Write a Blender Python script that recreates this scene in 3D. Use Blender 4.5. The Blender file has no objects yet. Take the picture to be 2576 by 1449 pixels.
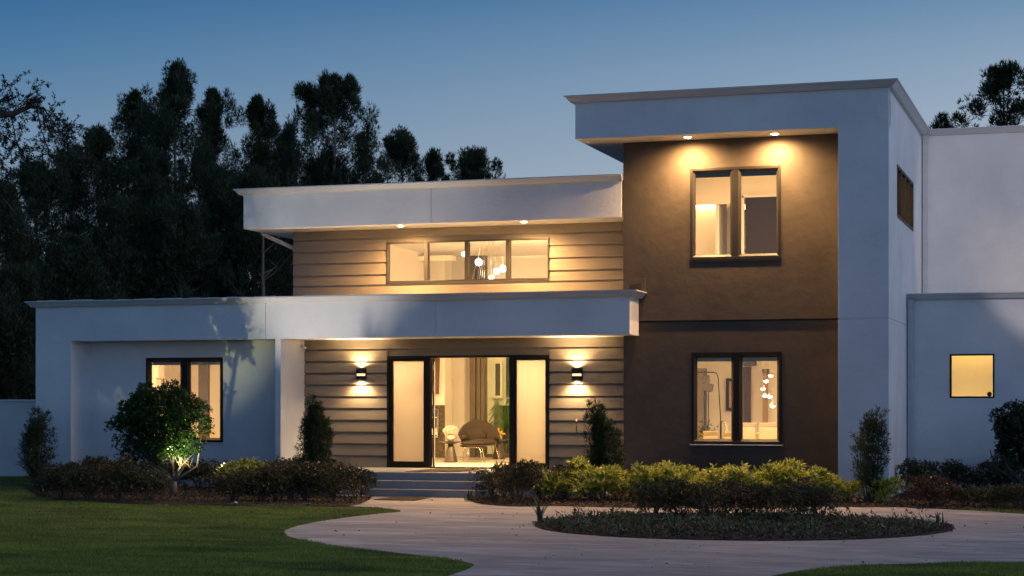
import bpy, math, random
import numpy as np
from math import radians as R, sin, cos, pi
from mathutils import Vector, Matrix

scene = bpy.context.scene
COL = scene.collection
random.seed(7)

# ------------------------------------------------------------------ camera geometry
F, CX, CY, E = 4657.0, 1288.0, 1020.0, 1.83
TH = R(17.7); s_, c_ = sin(TH), cos(TH)
def PX(px, Y):
    t = (px-CX)/F
    return Y*(t*c_-s_)/(c_+t*s_)
def dep(X, Y): return -X*s_+Y*c_
def PZ(px, py, Y): return E+(CY-py)*dep(PX(px, Y), Y)/F
def PG(px, py, Z=0.0):
    d = (E-Z)*F/(py-CY); l = (px-CX)/F*d
    return (l*c_-d*s_, l*s_+d*c_)

cam_d = bpy.data.cameras.new('camera'); cam = bpy.data.objects.new('camera', cam_d); COL.objects.link(cam)
cam.location = (0, 0, E); cam.rotation_euler = (pi/2, 0, TH)
cam_d.sensor_width = 36; cam_d.lens = 36*F/2576; cam_d.shift_y = (CY-724.5)/2576
cam_d.clip_end = 2000; scene.camera = cam

# ------------------------------------------------------------------ object helpers
def tag(o, label=None, cat=None, group=None, kind=None):
    if label: o['label'] = label
    if cat: o['category'] = cat
    if group: o['group'] = group
    if kind: o['kind'] = kind
    return o
def empty(name, loc=(0, 0, 0), label=None, cat=None, group=None, rz=0):
    o = bpy.data.objects.new(name, None); COL.objects.link(o); o.location = loc; o.rotation_euler = (0, 0, rz)
    o.empty_display_size = .2
    return tag(o, label, cat, group)
def link_mesh(name, me, mat, parent=None, smooth=False):
    o = bpy.data.objects.new(name, me); COL.objects.link(o)
    if mat: me.materials.append(mat)
    if smooth:
        me.polygons.foreach_set('use_smooth', [True]*len(me.polygons))
    if parent: o.parent = parent
    return o
def copy_tree(o, parent=None):
    c = o.copy(); COL.objects.link(c); c.parent = parent
    for ch in [x for x in o.children if x.type != 'LIGHT']:
        copy_tree(ch, c)
    return c

class MB:
    def __init__(self, ox=0, oy=0, oz=0):
        self.v = []; self.f = []; self.o = (ox, oy, oz)
    def add(self, vs, fs):
        n = len(self.v); ox, oy, oz = self.o
        self.v += [(a-ox, b-oy, c-oz) for a, b, c in vs]
        self.f += [tuple(i+n for i in f) for f in fs]
        return self
    def box(self, x0, x1, y0, y1, z0, z1):
        vs = [(x0, y0, z0), (x1, y0, z0), (x1, y1, z0), (x0, y1, z0), (x0, y0, z1), (x1, y0, z1), (x1, y1, z1), (x0, y1, z1)]
        return self.add(vs, [(0, 3, 2, 1), (4, 5, 6, 7), (0, 1, 5, 4), (1, 2, 6, 5), (2, 3, 7, 6), (3, 0, 4, 7)])
    def obox(self, c, sz, M=None):
        hx, hy, hz = [q/2 for q in sz]
        vs = []
        for dx, dy, dz in [(-1, -1, -1), (1, -1, -1), (1, 1, -1), (-1, 1, -1), (-1, -1, 1), (1, -1, 1), (1, 1, 1), (-1, 1, 1)]:
            p = Vector((dx*hx, dy*hy, dz*hz))
            if M: p = M @ p
            vs.append((c[0]+p.x, c[1]+p.y, c[2]+p.z))
        return self.add(vs, [(0, 3, 2, 1), (4, 5, 6, 7), (0, 1, 5, 4), (1, 2, 6, 5), (2, 3, 7, 6), (3, 0, 4, 7)])
    def prism_x(self, prof, x0, x1):            # prof: (y,z) loop, extruded along x
        n = len(prof)
        vs = [(x0, y, z) for y, z in prof]+[(x1, y, z) for y, z in prof]
        fs = [(i, (i+1) % n, n+(i+1) % n, n+i) for i in range(n)]
        fs += [tuple(range(n))[::-1], tuple(range(n, 2*n))]
        return self.add(vs, fs)
    def ring(self, x0, x1, z0, z1, w, y0, y1):
        self.box(x0, x1, y0, y1, z1-w, z1); self.box(x0, x1, y0, y1, z0, z0+w)
        self.box(x0, x0+w, y0, y1, z0+w, z1-w); self.box(x1-w, x1, y0, y1, z0+w, z1-w)
        return self
    def bevring(self, x0, x1, z0, z1, w, yo, yi):   # mitred sloping picture-frame ring
        o = [(x0, yo, z0), (x1, yo, z0), (x1, yo, z1), (x0, yo, z1)]
        i = [(x0+w, yi, z0+w), (x1-w, yi, z0+w), (x1-w, yi, z1-w), (x0+w, yi, z1-w)]
        b = [(x0+w, yi+.05, z0+w), (x1-w, yi+.05, z0+w), (x1-w, yi+.05, z1-w), (x0+w, yi+.05, z1-w)]
        return self.add(o+i+b, [(k, (k+1) % 4, 4+(k+1) % 4, 4+k) for k in range(4)]+[(4+k, 4+(k+1) % 4, 8+(k+1) % 4, 8+k) for k in range(4)])
    def tube(self, pts, rad, n=8, caps=True):
        pts = [Vector(p) for p in pts]
        if not isinstance(rad, (list, tuple)): rad = [rad]*len(pts)
        vs = []; ref = None
        for i, p in enumerate(pts):
            a = pts[max(i-1, 0)]; b = pts[min(i+1, len(pts)-1)]
            d = (b-a)
            if d.length < 1e-9: d = Vector((0, 0, 1))
            d.normalize()
            if ref is None:
                ref = Vector((0, 0, 1)) if abs(d.z) < .9 else Vector((1, 0, 0))
            u = d.cross(ref)
            if u.length < 1e-6: u = d.cross(Vector((0, 1, 0)))
            u.normalize(); w = d.cross(u).normalized(); ref = -w if False else u.cross(d).normalized()
            for k in range(n):
                q = p+(u*cos(2*pi*k/n)+w*sin(2*pi*k/n))*rad[i]
                vs.append((q.x, q.y, q.z))
        m = len(pts)
        fs = [(i*n+k, i*n+(k+1) % n, (i+1)*n+(k+1) % n, (i+1)*n+k) for i in range(m-1) for k in range(n)]
        if caps: fs += [tuple(range(n))[::-1], tuple((m-1)*n+k for k in range(n))]
        return self.add(vs, fs)
    def lathe(self, prof, c, n=24, a0=0, a1=2*pi):
        full = abs(a1-a0-2*pi) < 1e-6; m = n if full else n+1
        vs = []
        for r, z in prof:
            for k in range(m):
                a = a0+(a1-a0)*k/n
                vs.append((c[0]+r*cos(a), c[1]+r*sin(a), c[2]+z))
        fs = []
        for i in range(len(prof)-1):
            for k in range(n):
                k2 = (k+1) % m
                fs.append((i*m+k, i*m+k2, (i+1)*m+k2, (i+1)*m+k))
        return self.add(vs, fs)
    def ball(self, c, r, nu=14, nv=9):
        if not isinstance(r, (list, tuple)): r = (r, r, r)
        vs = [(c[0], c[1], c[2]-r[2])]
        for j in range(1, nv):
            t = -pi/2+pi*j/nv
            for k in range(nu):
                a = 2*pi*k/nu
                vs.append((c[0]+r[0]*cos(t)*cos(a), c[1]+r[1]*cos(t)*sin(a), c[2]+r[2]*sin(t)))
        vs.append((c[0], c[1], c[2]+r[2]))
        fs = [(0, 1+(k+1) % nu, 1+k) for k in range(nu)]
        for j in range(nv-2):
            for k in range(nu):
                fs.append((1+j*nu+k, 1+j*nu+(k+1) % nu, 1+(j+1)*nu+(k+1) % nu, 1+(j+1)*nu+k))
        L = len(vs)-1; b = 1+(nv-2)*nu
        fs += [(b+k, b+(k+1) % nu, L) for k in range(nu)]
        return self.add(vs, fs)
    def sweep(self, path, prof, closed_ends=True):
        # path: list of (x,y); outward = right of travel; prof: list of (out,z)
        n = len(prof); m = len(path); vs = []
        for i, (x, y) in enumerate(path):
            ds = []
            if i > 0: ds.append(Vector((x-path[i-1][0], y-path[i-1][1])).normalized())
            if i < m-1: ds.append(Vector((path[i+1][0]-x, path[i+1][1]-y)).normalized())
            ns = [Vector((d.y, -d.x)) for d in ds]
            if len(ns) == 2:
                nn = (ns[0]+ns[1]); nn = nn/(1+ns[0].dot(ns[1]))
            else: nn = ns[0]
            for o, z in prof: vs.append((x+nn.x*o, y+nn.y*o, z))
        fs = [(i*n+k, (i+1)*n+k, (i+1)*n+(k+1) % n, i*n+(k+1) % n) for i in range(m-1) for k in range(n)]
        if closed_ends: fs += [tuple(range(n)), tuple((m-1)*n+k for k in range(n))[::-1]]
        return self.add(vs, fs)
    def build(self, name, mat, parent=None, smooth=False, bevel=0):
        me = bpy.data.meshes.new(name); me.from_pydata(self.v, [], self.f); me.update()
        o = link_mesh(name, me, mat, parent, smooth)
        if self.o != (0, 0, 0) and parent is None: o.location = self.o
        if bevel:
            b = o.modifiers.new('bevel', 'BEVEL'); b.width = bevel; b.segments = 2; b.limit_method = 'ANGLE'
        return o

def wall_holes(mb, x0, x1, z0, z1, y0, y1, holes):
    xs = sorted(set([x0, x1]+[h[0] for h in holes]+[h[1] for h in holes]))
    zs = sorted(set([z0, z1]+[h[2] for h in holes]+[h[3] for h in holes]))
    def solid(i, j):
        if i < 0 or j < 0 or i >= len(xs)-1 or j >= len(zs)-1: return False
        cx = (xs[i]+xs[i+1])/2; cz = (zs[j]+zs[j+1])/2
        return not any(h[0] < cx < h[1] and h[2] < cz < h[3] for h in holes)
    for i in range(len(xs)-1):
        for j in range(len(zs)-1):
            if not solid(i, j): continue
            a, b, c, d = xs[i], xs[i+1], zs[j], zs[j+1]
            mb.add([(a, y0, c), (b, y0, c), (b, y0, d), (a, y0, d)], [(0, 1, 2, 3)])
            mb.add([(a, y1, c), (b, y1, c), (b, y1, d), (a, y1, d)], [(3, 2, 1, 0)])
            if not solid(i-1, j): mb.add([(a, y0, c), (a, y1, c), (a, y1, d), (a, y0, d)], [(3, 2, 1, 0)])
            if not solid(i+1, j): mb.add([(b, y0, c), (b, y1, c), (b, y1, d), (b, y0, d)], [(0, 1, 2, 3)])
            if not solid(i, j-1): mb.add([(a, y0, c), (b, y0, c), (b, y1, c), (a, y1, c)], [(3, 2, 1, 0)])
            if not solid(i, j+1): mb.add([(a, y0, d), (b, y0, d), (b, y1, d), (a, y1, d)], [(0, 1, 2, 3)])
    return mb

def np_mesh(name, V, Fq):
    """V (n,3) float array, Fq (m,k) int array"""
    me = bpy.data.meshes.new(name)
    n, (m, k) = len(V), Fq.shape
    me.vertices.add(n); me.vertices.foreach_set('co', np.ascontiguousarray(V, dtype=np.float32).ravel())
    me.loops.add(m*k); me.loops.foreach_set('vertex_index', np.ascontiguousarray(Fq, dtype=np.int32).ravel())
    me.polygons.add(m); me.polygons.foreach_set('loop_start', np.arange(0, m*k, k, dtype=np.int32))
    me.update(calc_edges=True); me.validate()
    return me
def unit(a): return a/np.maximum(np.linalg.norm(a, axis=1, keepdims=True), 1e-9)
def leaves(P, D, L, W, rng, fold=.12, mid=.45):
    """rhombic folded leaves at P along D"""
    n = len(P); D = unit(D)
    L = np.broadcast_to(np.asarray(L, float).reshape(-1, 1), (n, 1)); W = np.broadcast_to(np.asarray(W, float).reshape(-1, 1), (n, 1))
    S = unit(np.cross(D, rng.normal(size=(n, 3))+np.array([0, 0, 1.2]))); N = np.cross(D, S)
    mp = P+D*L*mid
    V = np.stack([P, mp+S*W/2+N*W*fold, P+D*L-N*L*.08, mp-S*W/2+N*W*fold], axis=1).reshape(-1, 3)
    return V, np.arange(4*n).reshape(n, 4)
def rand_dir(rng, n): return unit(rng.normal(size=(n, 3)))

# ------------------------------------------------------------------ materials
def new_mat(name):
    m = bpy.data.materials.new(name); m.use_nodes = True; nt = m.node_tree
    return m, nt, nt.nodes['Principled BSDF'], nt.nodes['Material Output']
def nd(nt, t, **kw):
    n = nt.nodes.new(t)
    for k, v in kw.items(): setattr(n, k, v)
    return n
def ramp(nt, stops, src=None, interp='LINEAR'):
    r = nd(nt, 'ShaderNodeValToRGB'); r.color_ramp.interpolation = interp
    el = r.color_ramp.elements
    while len(el) < len(stops): el.new(.5)
    for e, (p, c) in zip(el, stops):
        e.position = p; e.color = (*c, 1) if len(c) == 3 else c
    if src is not None: nt.links.new(src, r.inputs['Fac'])
    return r
def surf(name, c1, c2, scale=3, rough=.8, bump=.15, bscale=60, metallic=0, mscale=None, spec=.5, bdist=.01):
    m, nt, bs, out = new_mat(name)
    tc = nd(nt, 'ShaderNodeTexCoord')
    n1 = nd(nt, 'ShaderNodeTexNoise'); n1.inputs['Scale'].default_value = scale; n1.inputs['Detail'].default_value = 6; n1.inputs['Roughness'].default_value = .62
    nt.links.new(tc.outputs['Object'], n1.inputs['Vector'])
    if mscale:
        mp = nd(nt, 'ShaderNodeMapping'); mp.inputs['Scale'].default_value = mscale
        nt.links.new(tc.outputs['Object'], mp.inputs['Vector']); nt.links.new(mp.outputs['Vector'], n1.inputs['Vector'])
    rp = ramp(nt, [(.3, c1), (.7, c2)], n1.outputs['Fac']); nt.links.new(rp.outputs['Color'], bs.inputs['Base Color'])
    bs.inputs['Roughness'].default_value = rough; bs.inputs['Metallic'].default_value = metallic
    bs.inputs['Specular IOR Level'].default_value = spec
    if bump:
        n2 = nd(nt, 'ShaderNodeTexNoise'); n2.inputs['Scale'].default_value = bscale; n2.inputs['Detail'].default_value = 5
        nt.links.new(tc.outputs['Object'], n2.inputs['Vector'])
        bp = nd(nt, 'ShaderNodeBump'); bp.inputs['Strength'].default_value = bump; bp.inputs['Distance'].default_value = bdist
        nt.links.new(n2.outputs['Fac'], bp.inputs['Height']); nt.links.new(bp.outputs['Normal'], bs.inputs['Normal'])
    return m
def plain(name, c, rough=.5, metallic=0, spec=.5):
    return surf(name, tuple(x*.92 for x in c), tuple(min(1, x*1.08) for x in c), scale=8, rough=rough, bump=0, metallic=metallic, spec=spec)
def leafmat(name, cols, rough=.45, trans=.3, tcol=None, spec=.5):
    m, nt, bs, out = new_mat(name)
    g = nd(nt, 'ShaderNodeNewGeometry')
    st = [(i/(len(cols)-1), c) for i, c in enumerate(cols)]
    rp = ramp(nt, st, g.outputs['Random Per Island'])
    nt.links.new(rp.outputs['Color'], bs.inputs['Base Color']); bs.inputs['Roughness'].default_value = rough
    bs.inputs['Specular IOR Level'].default_value = spec
    tr = nd(nt, 'ShaderNodeBsdfTranslucent'); nt.links.new(rp.outputs['Color'], tr.inputs['Color'])
    mx = nd(nt, 'ShaderNodeMixShader'); mx.inputs[0].default_value = trans
    nt.links.new(bs.outputs[0], mx.inputs[1]); nt.links.new(tr.outputs[0], mx.inputs[2]); nt.links.new(mx.outputs[0], out.inputs['Surface'])
    return m
def emis(name, c, st):
    m, nt, bs, out = new_mat(name)
    bs.inputs['Base Color'].default_value = (*c, 1); bs.inputs['Emission Color'].default_value = (*c, 1); bs.inputs['Emission Strength'].default_value = st
    return m
def glassmat(name, tint=(1, 1, 1), refl=.07, rough=0.0):
    m, nt, bs, out = new_mat(name); nt.nodes.remove(bs)
    t = nd(nt, 'ShaderNodeBsdfTransparent'); t.inputs['Color'].default_value = (*tint, 1)
    g = nd(nt, 'ShaderNodeBsdfGlossy'); g.inputs['Roughness'].default_value = rough
    fr = nd(nt, 'ShaderNodeFresnel'); fr.inputs['IOR'].default_value = 1.5
    mm = nd(nt, 'ShaderNodeMath', operation='MULTIPLY'); mm.inputs[1].default_value = refl/.04
    nt.links.new(fr.outputs[0], mm.inputs[0])
    mx = nd(nt, 'ShaderNodeMixShader'); nt.links.new(mm.outputs[0], mx.inputs[0])
    nt.links.new(t.outputs[0], mx.inputs[1]); nt.links.new(g.outputs[0], mx.inputs[2]); nt.links.new(mx.outputs[0], out.inputs['Surface'])
    return m
def frosted(name, c):
    m, nt, bs, out = new_mat(name); nt.nodes.remove(bs)
    t = nd(nt, 'ShaderNodeBsdfTranslucent'); t.inputs['Color'].default_value = (*c, 1)
    g = nd(nt, 'ShaderNodeBsdfDiffuse'); g.inputs['Color'].default_value = (.5, .5, .5, 1)
    gl = nd(nt, 'ShaderNodeBsdfRefraction'); gl.inputs['Roughness'].default_value = .55; gl.inputs['IOR'].default_value = 1.02; gl.inputs['Color'].default_value = (*c, 1)
    mx = nd(nt, 'ShaderNodeMixShader'); mx.inputs[0].default_value = .12
    m2 = nd(nt, 'ShaderNodeMixShader'); m2.inputs[0].default_value = .45
    nt.links.new(t.outputs[0], m2.inputs[1]); nt.links.new(gl.outputs[0], m2.inputs[2])
    nt.links.new(m2.outputs[0], mx.inputs[1]); nt.links.new(g.outputs[0], mx.inputs[2]); nt.links.new(mx.outputs[0], out.inputs['Surface'])
    return m

WHITE = surf('white_stucco', (.61, .62, .63), (.76, .76, .765), scale=.75, rough=.85, bump=.4, bscale=14, bdist=.012)
SOFFIT = surf('soffit_paint', (.68, .67, .66), (.74, .73, .72), scale=1.5, rough=.8, bump=.1, bscale=60)
GUT = surf('painted_gutter_metal', (.47, .48, .5), (.54, .55, .57), scale=2, rough=.45, bump=.05, bscale=5, mscale=(.4, 3, 3))
DARK = surf('dark_brown_stucco', (.048, .037, .029), (.080, .061, .046), scale=1.6, rough=.75, bump=.22, bscale=6, bdist=.03)
SIDING = surf('taupe_lap_siding', (.205, .168, .122), (.25, .205, .15), scale=2.2, rough=.6, bump=.3, bscale=24, bdist=.008, mscale=(.5, 2, 2))
FRAME = surf('black_bronze_frame', (.008, .007, .006), (.013, .011, .009), scale=6, rough=.45, bump=.03, bscale=40, spec=.25)
FRAME2 = surf('bronze_frame_upper', (.014, .012, .009), (.021, .017, .013), scale=6, rough=.42, bump=.03, bscale=40)
FRAMEG = surf('grey_window_frame', (.035, .03, .025), (.05, .043, .035), scale=6, rough=.45, bump=0)
ROOF = surf('roof_membrane', (.38, .39, .4), (.5, .51, .52), scale=1.5, rough=.7, bump=.3, bscale=6, bdist=.03)
GLASS = glassmat('window_glass'); GLASS2 = glassmat('inner_glass', (.86, .95, .84), .09)
FROST = frosted('frosted_glass', (.36, .33, .30))
INWALL = surf('interior_wall_paint', (.72, .68, .6), (.76, .72, .64), scale=1.2, rough=.85, bump=0)
INCEIL = surf('interior_ceiling_paint', (.68, .64, .56), (.72, .68, .6), scale=1.2, rough=.9, bump=0)
INFLOOR = surf('interior_stone_floor', (.55, .52, .46), (.66, .62, .56), scale=1.7, rough=.25, bump=0)
INDARK = surf('dark_column_paint', (.05, .04, .026), (.07, .055, .036), scale=2, rough=.5, bump=0)
GRANITE = surf('granite_surround', (.012, .011, .009), (.12, .1, .06), scale=14, rough=.2, bump=0)
CHROME = plain('chrome_tube', (.75, .7, .62), .18, 1)
FABRIC = surf('taupe_wool_fabric', (.024, .018, .013), (.036, .027, .019), scale=40, rough=.95, bump=.3, bscale=200, bdist=.003)
TABLEM = surf('dark_table_lacquer', (.035, .027, .02), (.05, .04, .03), scale=5, rough=.35, bump=0)
CHAIRW = surf('cream_leather', (.28, .24, .18), (.33, .29, .22), scale=5, rough=.5, bump=0)
BLACKP = plain('black_plastic', (.02, .018, .016), .4)
BARK = surf('tree_bark', (.05, .038, .03), (.13, .10, .08), scale=9, rough=.9, bump=.6, bscale=25, bdist=.02)
BARKT = surf('forest_bark', (.12, .10, .08), (.26, .21, .17), scale=6, rough=.9, bump=.3, bscale=20)
BARKP = surf('smooth_pale_bark', (.22, .18, .13), (.34, .28, .2), scale=12, rough=.85, bump=.4, bscale=40)
CONC_STEP = surf('step_concrete', (.24, .245, .25), (.33, .33, .33), scale=2.5, rough=.75, bump=.2, bscale=50)
MATB = surf('brown_door_mat', (.05, .035, .025), (.08, .056, .04), scale=60, rough=.95, bump=.5, bscale=150)
WARM = (1.0, .62, .27)

def concrete():
    m, nt, bs, out = new_mat('brushed_driveway_concrete')
    tc = nd(nt, 'ShaderNodeTexCoord')
    def noise(sc, det, scale3, rot=0, ro=.6):
        mp = nd(nt, 'ShaderNodeMapping'); mp.inputs['Scale'].default_value = scale3; mp.inputs['Rotation'].default_value = (0, 0, rot)
        n = nd(nt, 'ShaderNodeTexNoise'); n.inputs['Scale'].default_value = sc; n.inputs['Detail'].default_value = det; n.inputs['Roughness'].default_value = ro
        nt.links.new(tc.outputs['Object'], mp.inputs['Vector']); nt.links.new(mp.outputs['Vector'], n.inputs['Vector']); return n
    a = noise(.35, 7, (1, 1, 1)); b = noise(1.1, 10, (.55, 1.9, 1), .3, .68); b.inputs['Distortion'].default_value = 1.3; c = noise(45, 3, (1, 1, 1))
    m1 = nd(nt, 'ShaderNodeMix', data_type='RGBA'); m1.blend_type = 'MIX'
    ra = ramp(nt, [(.3, (.32, .285, .28)), (.5, (.46, .40, .385)), (.72, (.62, .53, .49))], a.outputs['Fac'])
    rb = ramp(nt, [(.34, (.15, .135, .14)), (.5, (.42, .37, .36)), (.66, (.80, .735, .70))], b.outputs['Fac'])  # strong streaks stand in for dappled light, over the concrete's own mottling
    m1.inputs['Factor'].default_value = .55
    nt.links.new(ra.outputs['Color'], m1.inputs['A']); nt.links.new(rb.outputs['Color'], m1.inputs['B'])
    m2 = nd(nt, 'ShaderNodeMix', data_type='RGBA'); m2.blend_type = 'MULTIPLY'; m2.inputs['Factor'].default_value = .5
    rc = ramp(nt, [(.3, (.7, .7, .7)), (.6, (1, 1, 1))], c.outputs['Fac'])
    nt.links.new(m1.outputs['Result'], m2.inputs['A']); nt.links.new(rc.outputs['Color'], m2.inputs['B'])
    nt.links.new(m2.outputs['Result'], bs.inputs['Base Color']); bs.inputs['Roughness'].default_value = .62
    d = noise(60, 3, (.15, 1.5, 1), .25)
    bp = nd(nt, 'ShaderNodeBump'); bp.inputs['Strength'].default_value = .5; bp.inputs['Distance'].default_value = .006
    nt.links.new(d.outputs['Fac'], bp.inputs['Height']); nt.links.new(bp.outputs['Normal'], bs.inputs['Normal'])
    return m
CONC = concrete()
LAWNM = surf('lawn_ground', (.065, .085, .018), (.10, .125, .03), scale=2.5, rough=.95, bump=.6, bscale=40, bdist=.03)
SOIL = surf('mulch_soil', (.018, .012, .008), (.06, .04, .026), scale=18, rough=.95, bump=.8, bscale=50, bdist=.03)
def patchy(m, sc=(.5, 1.6, 1), lo=.55, hi=1.35):  # mowing streaks and dappled shade put into the grass colour as noise
    nt = m.node_tree; tc = nd(nt, 'ShaderNodeTexCoord'); mp = nd(nt, 'ShaderNodeMapping'); mp.inputs['Scale'].default_value = sc; mp.inputs['Rotation'].default_value = (0, 0, .3)
    n = nd(nt, 'ShaderNodeTexNoise'); n.inputs['Scale'].default_value = 1.1; n.inputs['Detail'].default_value = 7; n.inputs['Roughness'].default_value = .65; n.inputs['Distortion'].default_value = .6
    nt.links.new(tc.outputs['Object'], mp.inputs['Vector']); nt.links.new(mp.outputs['Vector'], n.inputs['Vector'])
    r = ramp(nt, [(.36, (lo, lo, lo)), (.64, (hi, hi*.98, hi*.8))], n.outputs['Fac'])
    for l in list(nt.links):
        if l.to_socket.name in ('Base Color', 'Color') and l.to_node.type in ('BSDF_PRINCIPLED', 'BSDF_TRANSLUCENT'):
            x = nd(nt, 'ShaderNodeMix', data_type='RGBA'); x.blend_type = 'MULTIPLY'; x.inputs['Factor'].default_value = 1; x.clamp_result = False
            src, dst = l.from_socket, l.to_socket; nt.links.remove(l)
            nt.links.new(src, x.inputs['A']); nt.links.new(r.outputs['Color'], x.inputs['B']); nt.links.new(x.outputs['Result'], dst)
    return m
patchy(LAWNM)
GRASS = leafmat('grass_blades', [(.12, .18, .024), (.18, .25, .034), (.24, .30, .05), (.33, .34, .12)], .6, .3)
patchy(GRASS); MULCH = leafmat('mulch_chips', [(.03, .018, .011), (.08, .05, .03), (.16, .10, .06)], .9, 0)
L_TREE = leafmat('dark_tree_leaves', [(.014, .027, .015), (.026, .048, .020), (.04, .066, .027), (.055, .075, .027)], .6, .2)
L_TREE2 = leafmat('olive_tree_leaves', [(.02, .032, .015), (.036, .054, .021), (.066, .08, .03)], .6, .2)
L_PINE = leafmat('pine_needles', [(.012, .028, .013), (.020, .042, .016), (.04, .055, .018)], .6, .2)
L_OAK = leafmat('oak_leaves', [(.010, .018, .010), (.018, .026, .012)], .5, .2)
L_TOP = leafmat('glossy_topiary_leaves', [(.018, .045, .010), (.028, .07, .012), (.045, .10, .02)], .3, .3)
L_TOP2 = leafmat('dark_round_tree_leaves', [(.012, .028, .012), (.022, .046, .015), (.03, .06, .02)], .35, .25)
L_POD = leafmat('podocarpus_leaves', [(.016, .032, .010), (.028, .052, .014), (.06, .085, .022)], .5, .25)
L_VAR = leafmat('variegated_leaves', [(.08, .14, .015), (.26, .34, .04), (.52, .52, .10), (.74, .68, .20)], .4, .35)
L_RED = leafmat('dark_red_leaves', [(.026, .022, .012), (.055, .034, .018), (.085, .055, .025), (.04, .065, .02), (.06, .075, .02)], .45, .2)
L_LEFT = leafmat('olive_brown_leaves', [(.03, .042, .016), (.06, .07, .025), (.10, .085, .035), (.075, .045, .025), (.05, .085, .025)], .45, .25)
L_OLIVE = leafmat('olive_shrub_leaves', [(.02, .035, .010), (.045, .06, .016), (.09, .095, .03)], .45, .25)
L_ROSE = leafmat('red_tip_leaves', [(.04, .035, .012), (.09, .035, .015), (.15, .05, .018), (.05, .07, .018)], .4, .3)
L_BLUE = leafmat('blue_green_leaves', [(.018, .03, .016), (.03, .045, .024), (.05, .065, .035)], .45, .25)
L_COVER = leafmat('ground_cover_leaves', [(.022, .036, .014), (.045, .07, .022), (.08, .105, .035), (.14, .14, .07), (.24, .22, .15)], .5, .25)
L_STRAP = leafmat('strap_leaves', [(.035, .06, .025), (.06, .09, .035), (.09, .12, .05)], .45, .25)
L_PALM = leafmat('palm_leaves', [(.05, .14, .01), (.09, .22, .02)], .45, .35)

# ------------------------------------------------------------------ sky and afterglow
SUN_AZ_ROT = R(105)
w = bpy.data.worlds.new('World'); scene.world = w; w.use_nodes = True; nt = w.node_tree
bg = nt.nodes['Background']
tc = nd(nt, 'ShaderNodeTexCoord'); sp = nd(nt, 'ShaderNodeSeparateXYZ'); nt.links.new(tc.outputs['Generated'], sp.inputs[0])
mapz = nd(nt, 'ShaderNodeMapRange'); mapz.inputs['From Min'].default_value = 0; mapz.inputs['From Max'].default_value = .5
nt.links.new(sp.outputs['Z'], mapz.inputs['Value'])
def lin(r, g, b):
    f = lambda v: ((v/255+.055)/1.055)**2.4 if v > 10 else v/255/12.92
    return (f(r), f(g), f(b))
r1 = ramp(nt, [(0, lin(156, 172, 190)), (.12, lin(142, 162, 185)), (.25, lin(118, 145, 171)), (.36, lin(74, 120, 160)), (.44, lin(36, 96, 146)), (.6, lin(44, 80, 122)), (1, lin(66, 82, 108))], mapz.outputs[0])
r2 = ramp(nt, [(0, lin(200, 208, 218)), (.12, lin(186, 198, 213)), (.25, lin(172, 184, 198)), (.36, lin(140, 163, 187)), (.44, lin(98, 137, 173)), (.6, lin(84, 112, 148)), (1, lin(80, 95, 118))], mapz.outputs[0])
mapx = nd(nt, 'ShaderNodeMapRange'); mapx.inputs['From Min'].default_value = -.56; mapx.inputs['From Max'].default_value = 0
nt.links.new(sp.outputs['X'], mapx.inputs['Value'])
mx0 = nd(nt, 'ShaderNodeMix', data_type='RGBA'); nt.links.new(mapx.outputs[0], mx0.inputs['Factor'])
nt.links.new(r1.outputs['Color'], mx0.inputs['A']); nt.links.new(r2.outputs['Color'], mx0.inputs['B'])
# the sky opposite the afterglow is darker and bluer
mapy = nd(nt, 'ShaderNodeMapRange'); mapy.inputs['From Min'].default_value = -.3; mapy.inputs['From Max'].default_value = .55
nt.links.new(sp.outputs['Y'], mapy.inputs['Value'])
ry = ramp(nt, [(0, (.58, .78, 1.02)), (1, (1, 1, 1))], mapy.outputs[0])
mx = nd(nt, 'ShaderNodeMix', data_type='RGBA'); mx.blend_type = 'MULTIPLY'; mx.inputs['Factor'].default_value = 1
nt.links.new(mx0.outputs['Result'], mx.inputs['A']); nt.links.new(ry.outputs['Color'], mx.inputs['B'])
# faint physical twilight scatter added to the measured gradient
sky = nd(nt, 'ShaderNodeTexSky'); sky.sky_type = 'NISHITA'; sky.sun_disc = False
sky.sun_elevation = R(1.5); sky.sun_rotation = SUN_AZ_ROT
mapg = nd(nt, 'ShaderNodeMapRange', interpolation_type='SMOOTHSTEP'); mapg.inputs['From Min'].default_value = .12; mapg.inputs['From Max'].default_value = .95
mapg.inputs['To Min'].default_value = 1; mapg.inputs['To Max'].default_value = 2.4
nt.links.new(sp.outputs['X'], mapg.inputs['Value'])
mg = nd(nt, 'ShaderNodeVectorMath', operation='SCALE'); nt.links.new(mx.outputs['Result'], mg.inputs[0]); nt.links.new(mapg.outputs[0], mg.inputs['Scale'])
sk = nd(nt, 'ShaderNodeMix', data_type='RGBA'); sk.blend_type = 'ADD'; sk.inputs['Factor'].default_value = .003
nt.links.new(mg.outputs[0], sk.inputs['A']); nt.links.new(sky.outputs['Color'], sk.inputs['B'])
nt.links.new(sk.outputs['Result'], bg.inputs['Color']); bg.inputs['Strength'].default_value = 1.0
sd = bpy.data.lights.new('afterglow', 'SUN'); so = bpy.data.objects.new('afterglow', sd); COL.objects.link(so)
sd.energy = .34; sd.angle = R(24); sd.color = (1, .77, .64)
# light travels towards -X, slightly +Y and down
so.rotation_euler = Vector((-.74, .0, -.67)).to_track_quat('-Z', 'Y').to_euler()

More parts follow.
